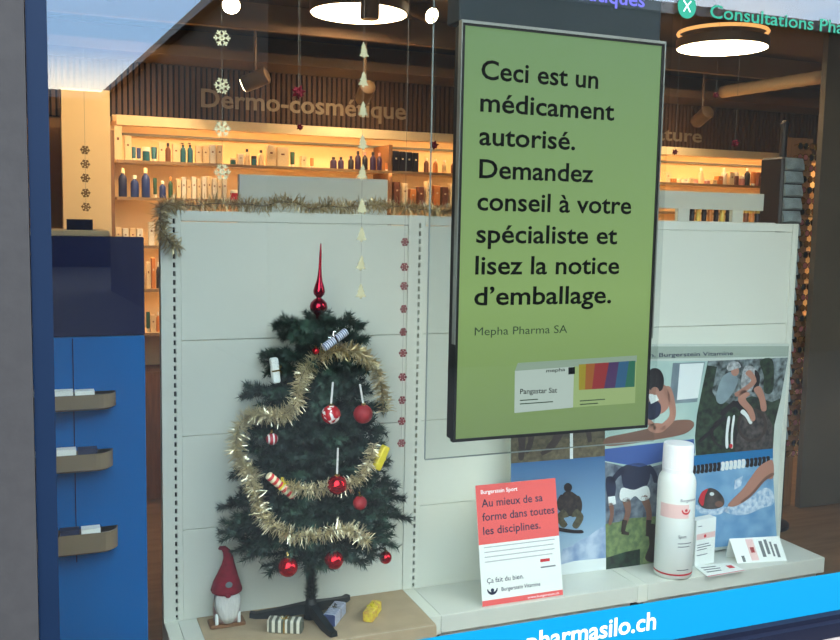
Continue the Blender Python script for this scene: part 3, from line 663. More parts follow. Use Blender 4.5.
fig(a, 'ph_stone', [(703,492),(710,488),(718,491),(724,499),(723,506),(714,509),(703,508),(698,501)], ly=5); fig(a, 'print_red', [(699,500),(702,492),(708,489),(705,496),(703,506)], ly=6); fig(a, 'ph_skin_dark', ring(719, 504, 4, 3), ly=6); fig(a, 'ph_white', ring(712, 494, 2.2, 1.8), ly=6)
p, q = PY(640, 357.5, YQ-.002), PY(733, 355, YQ-.002)
text('lettering', 'bon. Burgerstein Vitamine', 'print_navy', pb, p, (q-p), Z, width=(q-p).length, height=.020, bold=.01)
# coral and white card
cl, cr_ = PZ(482.5, 606.8, ZF+.001), PZ(563, 594.8, ZF+.001)
xd = (cr_-cl); wid = xd.length; xd.normalize(); lean = .20; zd = (Z*math.cos(lean) + Vector((-xd.y, xd.x, 0))*math.sin(lean)); nd = xd.cross(zd)
cdh = .497
card = thing('advert_card', 'coral and white advertising card leaning on the front of the shelf', 'card', cl)
def cq(u, v, off=0): return cl + xd*(u*wid) + zd*(v*cdh) + nd*off
def crect(name, u0, u1, v0, v1, m, off=.0004, par=None, th=.0004):
    mb = MB(); mb.prism([cq(u0,v0,off), cq(u1,v0,off), cq(u1,v1,off), cq(u0,v1,off)], -nd*th); return mb.build(name, m, par or card, True)
sheet = crect('card_sheet', 0, 1, 0, 1, 'white_paper', 0, th=.003)
mb = MB(); s0, s1 = cq(.35,.62,-.0032), cq(.65,.62,-.0032); bk_ = Vector((-xd.y, xd.x, 0))*.15
f0_, f1_ = Vector((s0.x, s0.y, ZF+.001))+bk_*.25, Vector((s1.x, s1.y, ZF+.001))+bk_*.25
mb.add([s0, s1, f1_, f0_, s0+bk_*.02, s1+bk_*.02, f1_+bk_*.02, f0_+bk_*.02], [(0,1,2,3),(7,6,5,4),(0,4,5,1),(1,5,6,2),(2,6,7,3),(3,7,4,0)]); mb.build('strut', 'white_paper', card, True)
crect('colour_field', 0, 1, .505, 1, 'coral'); crect('colour_field', 0, 1, 0, .045, 'coral'); 
text('lettering', 'Burgerstein Sport', 'white_vinyl', card, cq(.06,.925), xd, zd, width=wid*.45, height=.017, off=.001, bold=.012)
for s, v, wdt in (('Au mieux de sa', .815, .76), ('forme dans toutes', .70, .90), ('les disciplines.', .585, .71)):
    text('lettering', s, 'print_navy', card, cq(.06, v), xd, zd, width=wid*wdt, height=.034, off=.001, bold=.012)
for v, wdt in ((.475,.88),(.435,.86),(.395,.87),(.355,.84)): crect('fine_print', .06, .06+wdt, v, v+.009, 'print_pale', .0008)
crect('stamp', .74, .86, .30, .325, 'print_red', .0008); crect('fine_print', .74, .93, .25, .262, 'print_grey', .0008)
text('lettering', 'Ça fait du bien.', 'print_navy', card, cq(.07,.185), xd, zd, width=wid*.45, height=.021, off=.001, bold=.006)
text('lettering', 'Burgerstein Vitamine', 'print_navy', card, cq(.24,.105), xd, zd, width=wid*.48, height=.017, off=.001, bold=.006)
def swoosh(par, c, xd, zd, nd, s, m):
    mb = MB(); out = []
    for t in range(13):
        a = math.pi*(1.0+t/12); out.append((math.cos(a)*1.0, math.sin(a)*1.0+.4))
    inn = [(math.cos(math.pi*(2-t/12))*.78, math.sin(math.pi*(2-t/12))*.55+.4) for t in range(13)]
    mb.prism([c+xd*(x*s)+zd*(z*s)+nd*.001 for x, z in out+inn], -nd*.0004)
    mb.prism([c+xd*(math.cos(t*.63)*s*.33)+zd*(math.sin(t*.63)*s*.33+s*.15)+nd*.001 for t in range(10)], -nd*.0004); return mb.build('logo', m, par, True)
swoosh(card, cq(.13,.115), xd, zd, nd, wid*.065, 'print_navy')
text('lettering', 'www.burgerstein.ch', 'white_vinyl', card, cq(.55,.012), xd, zd, width=wid*.40, height=.010, off=.001)
# large bottle
bp_ = PZ(672.5, 573.5, ZF+.001); bt = thing('supplement_bottle', 'giant white plastic bottle with red ring and ribbed cap', 'bottle', (bp_.x, bp_.y+.0, ZF+.001), (0,0,-.5))
r_ = .085; hb = .535
MB().lathe([(r_*.9,0),(r_,.008),(r_,.425),(r_*.985,.442),(r_*.92,.462),(r_*.80,.478),(r_*.74,.484)], 40).build('body', 'white_paper', bt, smooth=True)
mb = MB(); rows = []
for z, kr in ((.480,.78),(.500,.80),(.5005,.765),(.505,.765),(.5055,.80),(.598,.785),(.610,.75)): rows.append([(r_*kr*(1+.012*(j % 2))*math.cos(j*math.pi/36), r_*kr*(1+.012*(j % 2))*math.sin(j*math.pi/36), z) for j in range(72)])
mb.loft(rows); mb.build('cap', 'white_vinyl', bt)
MB().lathe([(r_+.0006,.020),(r_+.0006,.028)], 40, cap=False).build('ring', 'print_red', bt, smooth=True)
def onbottle(name, a0, a1, z0, z1, m, n=10, off=.0008):
    mb = MB(); vs = []
    for j in range(n+1):
        a = a0+(a1-a0)*j/n
        for z in (z0, z1): vs.append(((r_+off)*math.cos(a), (r_+off)*math.sin(a), z))
    mb.add(vs, [(2*j, 2*j+2, 2*j+3, 2*j+1) for j in range(n)]); return mb.build(name, m, bt)
mat('pale_pink', (226,190,184), .6)
A = -math.pi/2+.02
onbottle('label_band', A-1.05, A+.55, .285, .348, 'pale_pink')
def wrap(o, a0, roff=.0016):   # bend flat lettering round the bottle (local x runs along the circumference)
    for v in o.data.vertices:
        a = a0+v.co.x/r_; v.co = ((r_+roff)*math.cos(a), (r_+roff)*math.sin(a), v.co.z)
def btext(s, m, a0, z, width, height, bold=0):
    o = text('lettering', s, m, None, (0,0,z), X, Z, width=width, height=height, bold=bold); wrap(o, a0); o.parent = bt; return o
btext('Burgerstein', 'print_navy', A+.05, .362, .085, .014)
btext('Sport', 'print_dark', A+.02, .195, .038, .015, .01)
for z, ww in ((.168,.07),(.153,.06),(.045,.06)): onbottle('fine_print', A+.02, A+.02+ww/r_, z, z+.004, 'print_grey', 6, .001)
lg = MB()
for t in range(12):
    a, b = math.pi*(1+t/12), math.pi*(1+(t+1)/12); s = .022
    lg.add([(math.cos(a)*s, 0, math.sin(a)*s+.325), (math.cos(b)*s, 0, math.sin(b)*s+.325), (math.cos(b)*s*.72, 0, math.sin(b)*s*.6+.325), (math.cos(a)*s*.72, 0, math.sin(a)*s*.6+.325)], [(0,1,2,3)])
lg.add([(math.cos(t*.63)*.007, 0, math.sin(t*.63)*.007+.323) for t in range(10)], [tuple(range(10))])
o = lg.build('logo', 'print_red', None); wrap(o, A+.38, .002); o.parent = bt
# carton, folded card, brochure
c0, c1 = PZ(694.5, 567, ZF+.001), PZ(714, 562.5, ZF+.001)
xd2 = (c1-c0); w2 = xd2.length; ang = math.atan2(xd2.y, xd2.x)
cb = thing('medicine_carton', 'slim white carton with pink band beside the giant bottle', 'carton', (c0.x, c0.y, ZF+.001), (0, 0, ang))
MB().bevbox(0, w2, 0, .045, 0, .222, .001).build('carton', 'white_paper', cb)
MB().box(.004, w2-.004, -.0008, 0, .128, .155, ).build('label_band', 'pale_pink', cb)
MB().lathe([(.008,0),(.008,.0006)], 12, Matrix.Translation((w2*.45, -.0010, .141)) @ Matrix.Rotation(math.pi/2, 4, 'X')).build('logo', 'print_red', cb)
for z, ww in ((.10,.6),(.088,.7),(.076,.5),(.05,.55),(.19,.2)): MB().box(.01, .01+w2*ww, -.0008, 0, z, z+.004).build('fine_print', 'print_grey', cb)
t0, t1 = PZ(737.5, 563.5, ZF+.001), PZ(787.0, 560.5, ZF+.001); w3 = (t1-t0).length
tn = thing('folded_card', 'white folded card standing like a tent on the right end of the shelf', 'card', (t0.x, t0.y, ZF+.001), (0,0,math.atan2(t1.y-t0.y, t1.x-t0.x)))
ln = .36; hh = .115; zr = Vector((-.025, math.sin(ln)*hh, math.cos(ln)*hh)); mb = MB()
for yy in (0, 1):
    b0 = Vector((0, 0 if not yy else 2*zr.y+.002, 0)); top = Vector((zr.x, zr.y+.001*yy, zr.z)); ww = Vector((w3, 0, 0)); th = Vector((0, .0012, 0))
    if yy: b0.x = 2*zr.x*.3
    p = [b0, b0+ww, top+ww, top]; mb.add(p+[q+th for q in p], [(0,1,2,3),(7,6,5,4),(0,4,5,1),(1,5,6,2),(2,6,7,3),(3,7,4,0)])
mb.build('leaf', 'white_paper', tn)
def tq(u, v): return Vector((u*w3, 0, 0)) + zr*v + Vector((0, -.0012, .0))
for u0, u1, v0, v1, m in ((.30,.45,.08,.95,'pale_pink'),(.55,.62,.2,.85,'print_grey'),(.66,.72,.3,.9,'print_grey'),(.76,.80,.2,.8,'print_grey'),(.84,.9,.15,.7,'print_grey'),(.34,.42,.4,.62,'print_red'),(.12,.18,.05,.3,'print_grey')):
    mb = MB(); mb.prism([tq(u0,v0), tq(u1,v0), tq(u1,v1), tq(u0,v1)], Vector((0,.0004,0))); mb.build('fine_print', m, tn)
b4 = [PZ(x, y, ZF+.002) for x, y in ((694,566.5),(730,563),(745,571),(708,577.5))]
mb = MB(); mb.prism(b4, Vector((0,0,.003))); br = one('brochure', mb, 'white_paper', 'white brochure lying flat in front of the slim carton', 'brochure')
def bq(u, v): return b4[0].lerp(b4[1], u).lerp(b4[3].lerp(b4[2], u), v) - br.location + Vector((0,0,.0034))
for u0, u1, v0, v1, m in ((.1,.5,.2,.28,'print_grey'),(.1,.55,.4,.48,'print_grey'),(.1,.5,.6,.68,'print_grey'),(.75,.9,.3,.6,'print_red'),(0,1,.95,1,'print_red')):
    mb = MB(); mb.prism([bq(u0,v0), bq(u1,v0), bq(u1,v1), bq(u0,v1)], Vector((0,0,.0004))); mb.build('fine_print', m, br)

# ================================================================== BLUE BROCHURE RACK
YR = .95; zr0 = PY(143, 237, YR).z; zr1 = PY(100, 336, YR).z
rk = thing('brochure_rack', 'tall blue brochure stand at the left end of the window', 'stand', (.05, YR+.05, 0))
MB().bevbox(-.28, .334, YR, YR+.035, zr1, zr0, .003).build('header_panel', 'rack_navy', rk, True)
MB().bevbox(-.28, .334, YR+.002, YR+.035, .03, zr1-.003, .003).build('back_panel', 'rack_blue', rk, True)
MB().bevbox(-.30, .35, YR-.0, YR+.24, 0, .028, .004).build('base_plate', 'rack_navy', rk, True)
MB().box(.095, .098, YR-.0006, YR+.004, .5, zr1-.006).build('fold_line', 'rack_navy', rk, True)
for i, (yt_, yb_, xr_) in enumerate(((394,410,117),(453,471,114),(532,553,119))):
    za, zb_ = PY(90, yt_, YR-.05).z, PY(90, yb_, YR-.05).z; xr_ = PY(xr_, yb_, YR-.05).x
    rows = []
    for z, g_ in ((zb_, .012), (zb_+.008, 0), (za, 0), (za, .004), (zb_+.012, .004)):
        pl = [(-.25+g_, YR-.002), (-.25+g_, YR-.07+g_)]
        for t in range(7): a = -math.pi/2+t*math.pi/12; pl.append((xr_-.06+(.06-g_)*math.cos(a), YR-.01+(.06-g_)*math.sin(a)))
        pl.append((xr_-g_, YR-.002)); rows.append([(x, y, z) for x, y in pl])
    mb = MB(); mb.loft(rows); pk = mb.build('leaflet_tray', 'acrylic_brown', rk, True)
    lf = thing('leaflet_stack', f'white leaflets in the {["top","middle","bottom"][i]} tray of the blue stand', 'leaflets', (.0, YR-.035, zb_+.013))
    for j in range(6):
        x0 = -.24+j*.068+i*.006; hh = za-zb_+R.uniform(-.006, .004)
        MB().box(x0, x0+.062, YR-.05, YR-.008, zb_+.013, zb_+.013+hh).build('leaflet', 'white_paper' if (i == 0 or (i == 1) != (j == 5)) and not (i == 2 and j < 5) else 'print_navy', lf, True)

# ================================================================== SHOP INTERIOR
# slatted frieze with sign letters
YW = YB-.03; zs0, zs1 = 2.283, 2.63
mb = MB(); x = -2.9
while x < 7.3: mb.box(x, x+.021, YW-.02, YW, zs0, zs1); x += .0335
fr = thing('slatted_frieze', 'brown wooden slat frieze with shop sign lettering above the back shelves', 'frieze', (2, YW, zs0))
MB().box(-2.95, 7.35, YW, YB-.001, zs0, zs1).build('backing', mat('slat_back', (40,28,22), .9), fr, True)
mb.build('slat_row', 'slat', fr, True, kind='stuff')
text('lettering', 'Dermo-cosmétique', 'sign_letter', fr, (PY(201,106,YW-.025).x, YW-.024, PY(201,107,YW-.025).z+.003), X, Z, width=PY(406,120,YW-.025).x-PY(201,106,YW-.025).x, height=.115, bold=.02, thick=.01)
text('lettering', 'Nature', 'sign_letter', fr, (PY(638,143,YW-.025).x, YW-.024, PY(662,140,YW-.025).z), X, Z, width=PY(702,140,YW-.025).x-PY(638,143,YW-.025).x, height=.10, bold=.02)
struct('trim_2', MB().box(-2.95, 7.35, YW-.35, YB-.001, zs1+.002, zs1+.06), 'soffit')
struct('trim_3', MB().box(-2.95, 7.35, YW-.9, YW-.86, zs1+.08, ZC-.001), 'soffit')
# shelf unit
YS = YB-.34
su = thing('wall_shelving', 'long warm lit wall shelving with products along the back of the shop', 'shelving', (2, YB-.1, 0))
MB().box(.40, 7.2, YB-.012, YB-.002, 0, zs0-.01).build('back_panel', 'cream', su, True)
MB().box(.40, 7.2, YS+.02, YB-.013, zs0-.035, zs0-.002).build('canopy', 'cream', su, True)
MB().box(.42, 7.18, YS, YS+.019, zs0-.058, zs0-.002).build('canopy_lip', 'cream', su, True)
MB().box(.45, 7.15, YS+.03, YS+.055, zs0-.048, zs0-.036).build('light_strip', 'led', su, True)
MB().box(.45, 7.15, YB-.05, YB-.035, 2.19, 2.205).build('hook_rail', 'print_grey', su, True)
SH = [2.026, 1.815, 1.535, 1.28, 1.02]
mat('shelf_edge', (150,120,84), .5)
for z in SH:
    s_ = MB().box(.42, 7.18, YS, YB-.014, z-.009, z).build('shelf', 'cream', su, True)
    MB().box(.42, 7.18, YS-.004, YS-.0005, z-.016, z+.001).build('price_rail', 'shelf_edge', s_, True)
for z in SH[:-1]: MB().box(.45, 7.15, YS+.004, YS+.016, z-.014, z-.0095).build('light_strip', 'led', su, True)
for x in (.396, 2.10, 3.8, 5.5, 7.185): MB().box(x-.012, x+.012, YS+.02, YB-.014, 0, zs0-.09).build('side_panel', 'wood', su, True)
MB().box(.42, 7.18, YS+.03, YB-.014, .0, .78).build('base_cabinet', 'wood', su, True)
# cream end panel
struct('wall_end', MB().box(PY(62,150,3.0).x, PY(110.5,150,3.0).x, 3.0, 3.26, 0, PY(85,89,3.0).z), 'cream')
# products
PC = {'cream': (232,205,160), 'white': (236,228,210), 'teal': (20,96,112), 'blue': (24,52,120), 'green': (40,84,58), 'brown': (120,70,44), 'black': (26,22,34), 'purple': (58,36,74), 'red': (180,24,40), 'orange': (210,130,60), 'pink': (206,140,130), 'navy': (24,36,80), 'grey': (150,146,140), 'yellow': (220,190,90)}
for k_, c_ in PC.items(): mat('pr_'+k_, c_, .45)
NM = {'box': 'carton', 'bottle': 'bottle', 'tube': 'tube', 'pump': 'pump_bottle', 'jar': 'jar'}
counts = {}; rowlab = []
def product(kind, x, z, wd, ht, colr, y, shelfname, cap='white'):
    o = thing(NM[kind], '', NM[kind].replace('_', ' '), (x, y, z+.0008)); r = wd/2; rows = []
    if kind == 'box':
        MB().bevbox(-r, r, -.025, .025, 0, ht, .0015).build('carton', 'pr_'+colr, o)
        MB().box(-r*.3, r*.3, -.0258, -.0252, ht*.58, ht*.66).build('label_print', 'pr_'+('brown' if colr in ('cream','white') else 'cream'), o)
    elif kind in ('bottle', 'pump'):
        rr = min(r, .05); MB().lathe([(rr*.9,0),(rr,.004),(rr,ht*.62),(rr*.8,ht*.72),(rr*.4,ht*.78),(rr*.4,ht*.82)], 14).build('body', 'pr_'+colr, o, smooth=True)
        if kind == 'bottle': MB().lathe([(rr*.5,ht*.82),(rr*.5,ht*.98),(rr*.42,ht)], 12).build('cap', 'pr_'+cap, o, smooth=True)
        else:
            mb = MB(); mb.lathe([(rr*.45,ht*.82),(rr*.45,ht*.9),(rr*.15,ht*.9),(rr*.15,ht*.97)], 10); mb.box(-rr*.8, rr*.2, -.006, .006, ht*.96, ht); mb.build('pump', 'pr_'+cap, o)
    elif kind == 'tube':
        mb = MB(); rows = []
        for z_, a_, b_ in ((0,.75,.75),(.18,.75,.75),(.2,.95,.9),(.6,1,.6),(1,1,.08)): rows.append([(r*a_*math.cos(t*math.pi/6), min(r,.022)*b_*math.sin(t*math.pi/6), ht*z_) for t in range(12)])
        mb.loft(rows); mb.build('body', 'pr_'+colr, o, smooth=True)
        MB().lathe([(r*.78,0),(r*.78,ht*.17)], 12).build('cap', 'pr_'+cap, o, smooth=True)
    else:
        MB().lathe([(r*.92,0),(r,.004),(r,ht*.68),(r*.9,ht*.7)], 16).build('body', 'pr_'+colr, o, smooth=True)
        MB().lathe([(r*.98,ht*.7),(r*.98,ht*.97),(r*.9,ht)], 16).build('lid', 'pr_'+cap, o, smooth=True)
    rowlab.append((o, kind, colr, shelfname)); o['group'] = 'products on the '+shelfname
    return o
def pxrow(z, y, shelfname, items):
    for kind, x0, x1, yt, colr, *cp in items:
        xm = (x0+x1)/2; p0 = PY(x0, yt, y); p1 = PY(x1, yt, y)
        product(kind, (p0.x+p1.x)/2, z, max(.012, (p1.x-p0.x)*.94), max(.03, p0.z-z), colr, y, shelfname, *(cp or ['white']))
ya = YS+.05
S1 = 'upper back shelf'; S2 = 'second back shelf'; S3 = 'third back shelf'
row = [('box',113.5,121.5,126,'cream'),('box',124,131,136,'cream'),('tube',131.5,136,147,'teal'),('tube',136.5,141,148,'blue'),('jar',142,150,147,'teal'),('tube',151,157,147,'teal'),('box',158,164,143,'cream'),('bottle',165,171,143,'brown','black'),('box',172,179,144,'cream'),
       ('pump',180,186,143,'teal','black'),('pump',187,193,143,'teal','black'),('box',195,201,146,'cream'),('box',202,208,146,'cream'),('box',209,215,145,'white'),('box',216,222,145,'cream'),('jar',230,236,158,'teal'),('box',237,243,154,'white'),('bottle',244,250,149,'cream','black'),('jar',251,257,156,'teal','black'),('bottle',258,264,150,'cream','black'),('box',266,275,145,'cream'),('box',276,288,147,'cream'),('tube',290,295,152,'green'),('box',300,306,156,'cream'),('tube',310,314,158,'orange'),
       ('bottle',330,337,157,'purple','black'),('bottle',338,344,157,'purple','black'),('bottle',348,354,156,'black','purple'),('bottle',355,361,151,'purple','black'),('bottle',362,368,152,'black','pink'),('bottle',370,376,152,'purple','black'),('bottle',377,382,153,'purple','pink'),('tube',385,389,163,'orange')]
row += [('box',392+i*6.6,397.8+i*6.6,151+i*.6,'black') for i in range(4)]
row += [('bottle',424+i*9,429+i*9,158+i,('brown','orange','cream')[i%3],'white') for i in range(4)]
pxrow(SH[0], ya, S1, row)
row = [('bottle',118,127,168,'navy','cream'),('bottle',130,139,175,'blue'),('bottle',141,150,168,'blue','cream'),('tube',153,157,178,'green','white'),('bottle',159,166,181,'blue'),('bottle',168,173,177,'green','orange')]
row += [('box',176+i*5.1,180.4+i*5.1,178+R.uniform(-2,3),('cream','white')[i%2]) for i in range(10)]
row += [('jar',230,238,190,'red','white')]
row += [('box',393+i*8,399+i*8,184+R.uniform(-3,6),('brown','cream','orange')[i%3]) for i in range(8)]
pxrow(SH[1], ya, S2, row)
row = [('box',115+i*7.2,121+i*7.2,228+R.uniform(-1,1.5),('cream','white')[i%2]) for i in range(4)] + [('box',148,154,222,'white'),('bottle',155,160,220,'cream')]
pxrow(SH[2], ya, S3, row)
pxrow(SH[3], ya, 'fourth back shelf', [('box',146,150,262,'cream'),('box',151,155,258,'orange'),('bottle',156,160,262,'black')])
pxrow(SH[4], ya, 'lowest back shelf', [('tube',146,150,312,'green'),('box',150.5,155,315,'cream'),('bottle',156,160,312,'orange')])
row = []
xx = 664
for i, (kd, cl_) in enumerate([('box','cream'),('box','orange'),('jar','cream'),('box','white'),('box','cream'),('tube','pink'),('bottle','cream'),('jar','pink'),('box','cream'),('box','orange'),('bottle','white'),('box','cream'),('jar','brown'),('jar','pink'),('bottle','black'),('tube','orange'),('box','brown')]):
    row.append((kd, xx, xx+5, 173+R.uniform(-2, 7) if kd != 'bottle' else 168, cl_, 'white')); xx += 5.8
pxrow(SH[0]-.0, ya, S1, row)
# label products: ordinal within same kind+colour+shelf
from collections import defaultdict
gq_ = defaultdict(list)
for o, kd, c_, sn in rowlab: gq_[(kd, c_, sn)].append(o)
for (kd, c_, sn), os_ in gq_.items():
    os_.sort(key=lambda o: o.location.x); nm = NM[kd].replace('_', ' ')
    for i, o in enumerate(os_):
        o['label'] = (f'{c_} {nm} on the {sn}' if len(os_) == 1 else f'{ORD[i]} {c_} {nm} from the left on the {sn}')
# counter with blue picture behind the blue stand
ct = thing('shop_counter', 'pale counter with a dark blue panel behind the blue stand', 'counter', (.3, 2.2, 0))
zc0 = PY(80, 236, 2.0).z
MB().box(-.4, PY(110,236,2.0).x-.02, 2.0, 2.5, 0, zc0).build('body', 'wood', ct, True); MB().bevbox(-.42, PY(110,236,2.0).x, 1.98, 2.52, zc0, zc0+.025, .003).build('worktop', 'cream', ct, True)
p, q = PY(66.5, 219, 2.1), PY(93, 233, 2.1)
one('blue_card', MB().box(p.x, q.x, 2.1, 2.112, zc0+.0255, p.z), 'rack_navy', 'small dark blue card standing on the pale counter', 'card')
# white shelving headers behind the gondola
h1 = thing('white_cabinet', 'white cabinet with a plain header board behind the tinsel', 'cabinet', (1.13, 1.6, 0))
p, q = PY(239, 174, 1.6), PY(388, 181, 1.6)
MB().box(p.x-.05, q.x+.05, 1.5, 1.8, 0, 1.66).build('body', 'white_metal', h1, True); MB().bevbox(p.x, q.x, 1.6, 1.63, 1.661, p.z, .003).build('header_board', 'white_metal', h1, True)
h2 = thing('white_cabinet', 'white cabinet with openings in its header at the right', 'cabinet', (3.2, 1.6, 0))
p, q = PY(652, 190, 1.6), PY(764.5, 193, 1.6); zl = PY(710, 209.5, 1.6).z; zk = 1.735
MB().box(p.x-.05, q.x-.005, 1.5, 1.70, 0, zk).build('body', 'white_metal', h2, True)
MB().bevbox(p.x-.6, q.x, 1.6, 1.625, zl, p.z, .002).build('header_board', 'white_metal', h2, True)
for xa, xb in ((678, 689.5), (732.5, 743)):
    MB().box(PY(xa,215,1.6).x, PY(xb,215,1.6).x, 1.6, 1.625, zk, zl).build('post', 'white_metal', h2, True)
for i in range(7):
    xx = PY(692+i*6, 215, 1.66).x; product('bottle', xx, zk, .026, zl-zk+.03, ('black','yellow','black','orange')[i%4], 1.66, 'white cabinet with openings', 'yellow')
for i in range(3):
    xx = PY(746+i*5.6, 215, 1.66).x; product('jar', xx, zk, .026, .07, ('brown','orange','black')[i], 1.66, 'white cabinet with openings', 'yellow')
gq_.clear()
for o, kd, c_, sn in rowlab:
    if 'cabinet' in sn: gq_[(kd, c_)].append(o)
for (kd, c_), os_ in gq_.items():
    for i, o in enumerate(sorted(os_, key=lambda o: o.location.x)): o['label'] = f'{c_} {NM[kd]} with yellow cap in the right white cabinet' if len(os_) == 1 else f'{ORD[i]} {c_} {NM[kd]} from the left in the right white cabinet'
# dark tower
tb = PY(779, 222, 1.72)
tw = thing('display_tower', 'dark floor tower with grey packets and a pole on top', 'display tower', (tb.x, 1.72, 0), (0, 0, .05))
zt2 = PY(779, 158, 1.72).z; s2 = .082
MB().bevbox(-s2, s2, -s2, s2, .05, zt2, .01).build('casing', 'tower_black', tw); MB().lathe([(.15,0),(.15,.02),(.05,.05)], 20).build('base', 'tower_black', tw, smooth=True)
MB().lathe([(.020,zt2),(.020,zt2+.03),(.019,zt2+.16),(.024,zt2+.19),(.013,zt2+.205)], 14).build('pole', 'tower_black', tw, smooth=True)
for i in range(22):
    z = zt2-.07-i*.072; mb = MB(); rows = []
    for t in range(7):
        u = -s2*.8+t*s2*1.6/6; o_ = .010*math.sin(t/6*math.pi)
        rows.append([(s2+.001, u, z), (s2+.016+o_, u, z+.004+o_*.6), (s2+.014+o_, u, z+.03+o_*.8), (s2+.001, u, z+.066)])
    rows = [[(b_, -a_, c_) for a_, b_, c_ in r] for r in rows]
    mb.loft(rows); mb.build('packet', 'packet_grey', tw, smooth=True)
# eyewear rack and pillar
pg = PY(818, 200, 1.9)
struct('wall_pillar', MB().box(pg.x, pg.x+.9, 1.895, 1.935, 0, ZC-.001), 'pillar')
xg0, xg1 = PY(790, 250, 1.95).x, pg.x-.004
ew = thing('eyewear_rack', 'tall brown rack hung with sunglasses beside the pillar', 'rack', ((xg0+xg1)/2, 1.98, 0))
zgt = PY(805, 138, 1.95).z; zgb = PY(800, 462, 1.95).z
MB().box(xg0-.05, xg1, 1.965, 1.99, 0, zgt).build('back_board', 'wood', ew, True)
mat('lens', (20,22,30), .08); mat('lens_gold', (150,100,50), .12, metal=.5); mat('lens_pink', (150,90,90), .1)
proto = None; nrow = 0
z = zgt-.05
while z > zgb:
    for cI in (0, 1):
        if proto is None:
            proto = thing('sunglasses', '', 'sunglasses', (0,0,0)); gobj = proto
            mb = MB()
            for s_ in (-1, 1):
                mb.tube([(s_*.019+.017*math.cos(t*math.pi/6), 0, .014*math.sin(t*math.pi/6)) for t in range(13)], .0022, 5)
                mb.tube([(s_*.036, 0, .006), (s_*.037, .03, .004)], .0018, 5)
            mb.tube([(-.004,0,.005),(0,-.002,.008),(.004,0,.005)], .0018, 5); mb.build('frame', 'gold', gobj)
            for s_ in (-1, 1): MB().prism([Vector((s_*.019+.016*math.cos(t*math.pi/6), -.0005, .013*math.sin(t*math.pi/6))) for t in range(12)], Vector((0,.001,0))).build('lens', 'lens', gobj)
        else: gobj = dup(proto)
        gobj.scale = (1.12, 1.12, 1.35); gobj.location = (xg0+.05+cI*.088-.01, 1.934, z); gobj['group'] = 'sunglasses on the rack'
        gobj['label'] = f'{"left" if cI == 0 else "right"} sunglasses in the {ORD[nrow]} row from the top of the rack'
        gobj['category'] = 'sunglasses'
        v = (nrow*2+cI) % 3
        if v and gobj is not proto:
            for ch in gobj.children:
                if ch.name.startswith('lens'):
                    ch.data = ch.data.copy(); ch.data.materials[0] = MATS[('lens','lens_gold','lens_pink')[v]]
    z -= .064; nrow += 1
# ceiling lamps
def lamp(px, py, Y, rx, label, drop):
    p = PY(px, py, Y); r = rx/2
    o = thing('ceiling_lamp', label, 'lamp', p, group='round ceiling lamps')
    MB().lathe([(r*.985,.0),(r*.99,.004),(r*.5,.0045)], 40).build('diffuser', 'lamp_white', o, smooth=True)
    MB().lathe([(r,.0),(r*1.02,.006),(r*1.02,.05),(r*.9,.055)], 40).build('rim', 'fixture', o, smooth=True)
    MB().lathe([(.05,.055),(.05,ZC-p.z-.001)], 14).build('stem', 'fixture', o, smooth=True)
    MB().tube([(r*.98*math.cos(t*math.pi/20), r*.98*math.sin(t*math.pi/20), drop) for t in range(41)], .010, 6).build('halo_ring', 'ring_glow', o, smooth='all'); return o  # glowing ring stands in for the lamp's warm halo on the ceiling
lamp(359, 14, 2.3, .50, 'glowing round ceiling lamp above the shop sign lettering', .1)
lamp(722, 48.5, 2.0, .50, 'glowing round ceiling lamp right of the green screen', .085)
def spot(px, py, Y, aim, label, em_=True, s=1.0, watt=0):
    p = PY(px, py, Y); o = thing('spotlight', label, 'spotlight', p, group='ceiling spotlights')
    d = Vector(aim).normalized(); M = d.to_track_quat('-Z', 'Y').to_matrix().to_4x4()
    MB().lathe([(.042*s,-.07*s),(.045*s,-.065*s),(.045*s,.07*s),(.03*s,.08*s)], 18, M).build('housing', 'fixture', o, smooth=True)
    MB().lathe([(.040*s,-.0705*s),(.0398*s,-.0712*s)], 18, M).build('bulb_face', 'spot_face' if em_ else 'cream', o)
    MB().tube([(0,0,.05*s), (0,0,ZC-p.z-.001)], .009, 6).build('stem', 'fixture', o)
    if watt:
        ld = bpy.data.lights.new('spot_beam', 'SPOT'); ld.energy = watt; ld.color = (1, .74, .46); ld.spot_size = 1.9; ld.spot_blend = .7; ld.shadow_soft_size = .035
        lo = bpy.data.objects.new('spot_beam', ld); C.objects.link(lo); lo.parent = o; lo.location = d*(.078*s); lo.rotation_euler = d.to_track_quat('-Z', 'Y').to_euler()
    return p
spot(370, 4, 1.9, (.0,.02,-1), 'dark cylinder spotlight in front of the round lamp', False)
for px, py, Y, aim, lab in ((231, 0, 2.1, (-.12,-.7,-.45), 'bright spotlight above the white snowflake garland'), (424, 12, 2.3, (.25,-.75,-.35), 'bright spotlight just right of the round lamp')):
    spot(px, py, Y, aim, lab, watt=7)
pe = Vector((.30, 1.75, 2.66)); oq = thing('spotlight', 'added unseen spotlight aimed at the cream wall end', 'spotlight', pe, group='ceiling spotlights'); dq = (Vector((.26, 3.0, 1.95))-pe).normalized(); Mq = dq.to_track_quat('-Z', 'Y').to_matrix().to_4x4()  # unseen spotlight, added to brighten the cream wall end
MB().lathe([(.042,-.07),(.045,-.065),(.045,.07),(.03,.08)], 18, Mq).build('housing', 'fixture', oq, smooth=True); MB().tube([(0,0,.05), (0,0,ZC-pe.z-.001)], .009, 6).build('stem', 'fixture', oq)
MB().lathe([(.040,-.0705),(.0398,-.0712)], 18, Mq).build('bulb_face', 'spot_face', oq)
ld = bpy.data.lights.new('spot_beam', 'SPOT'); ld.energy = 55; ld.color = (1, .70, .38); ld.spot_size = 1.0; ld.spot_blend = .5; ld.shadow_soft_size = .03
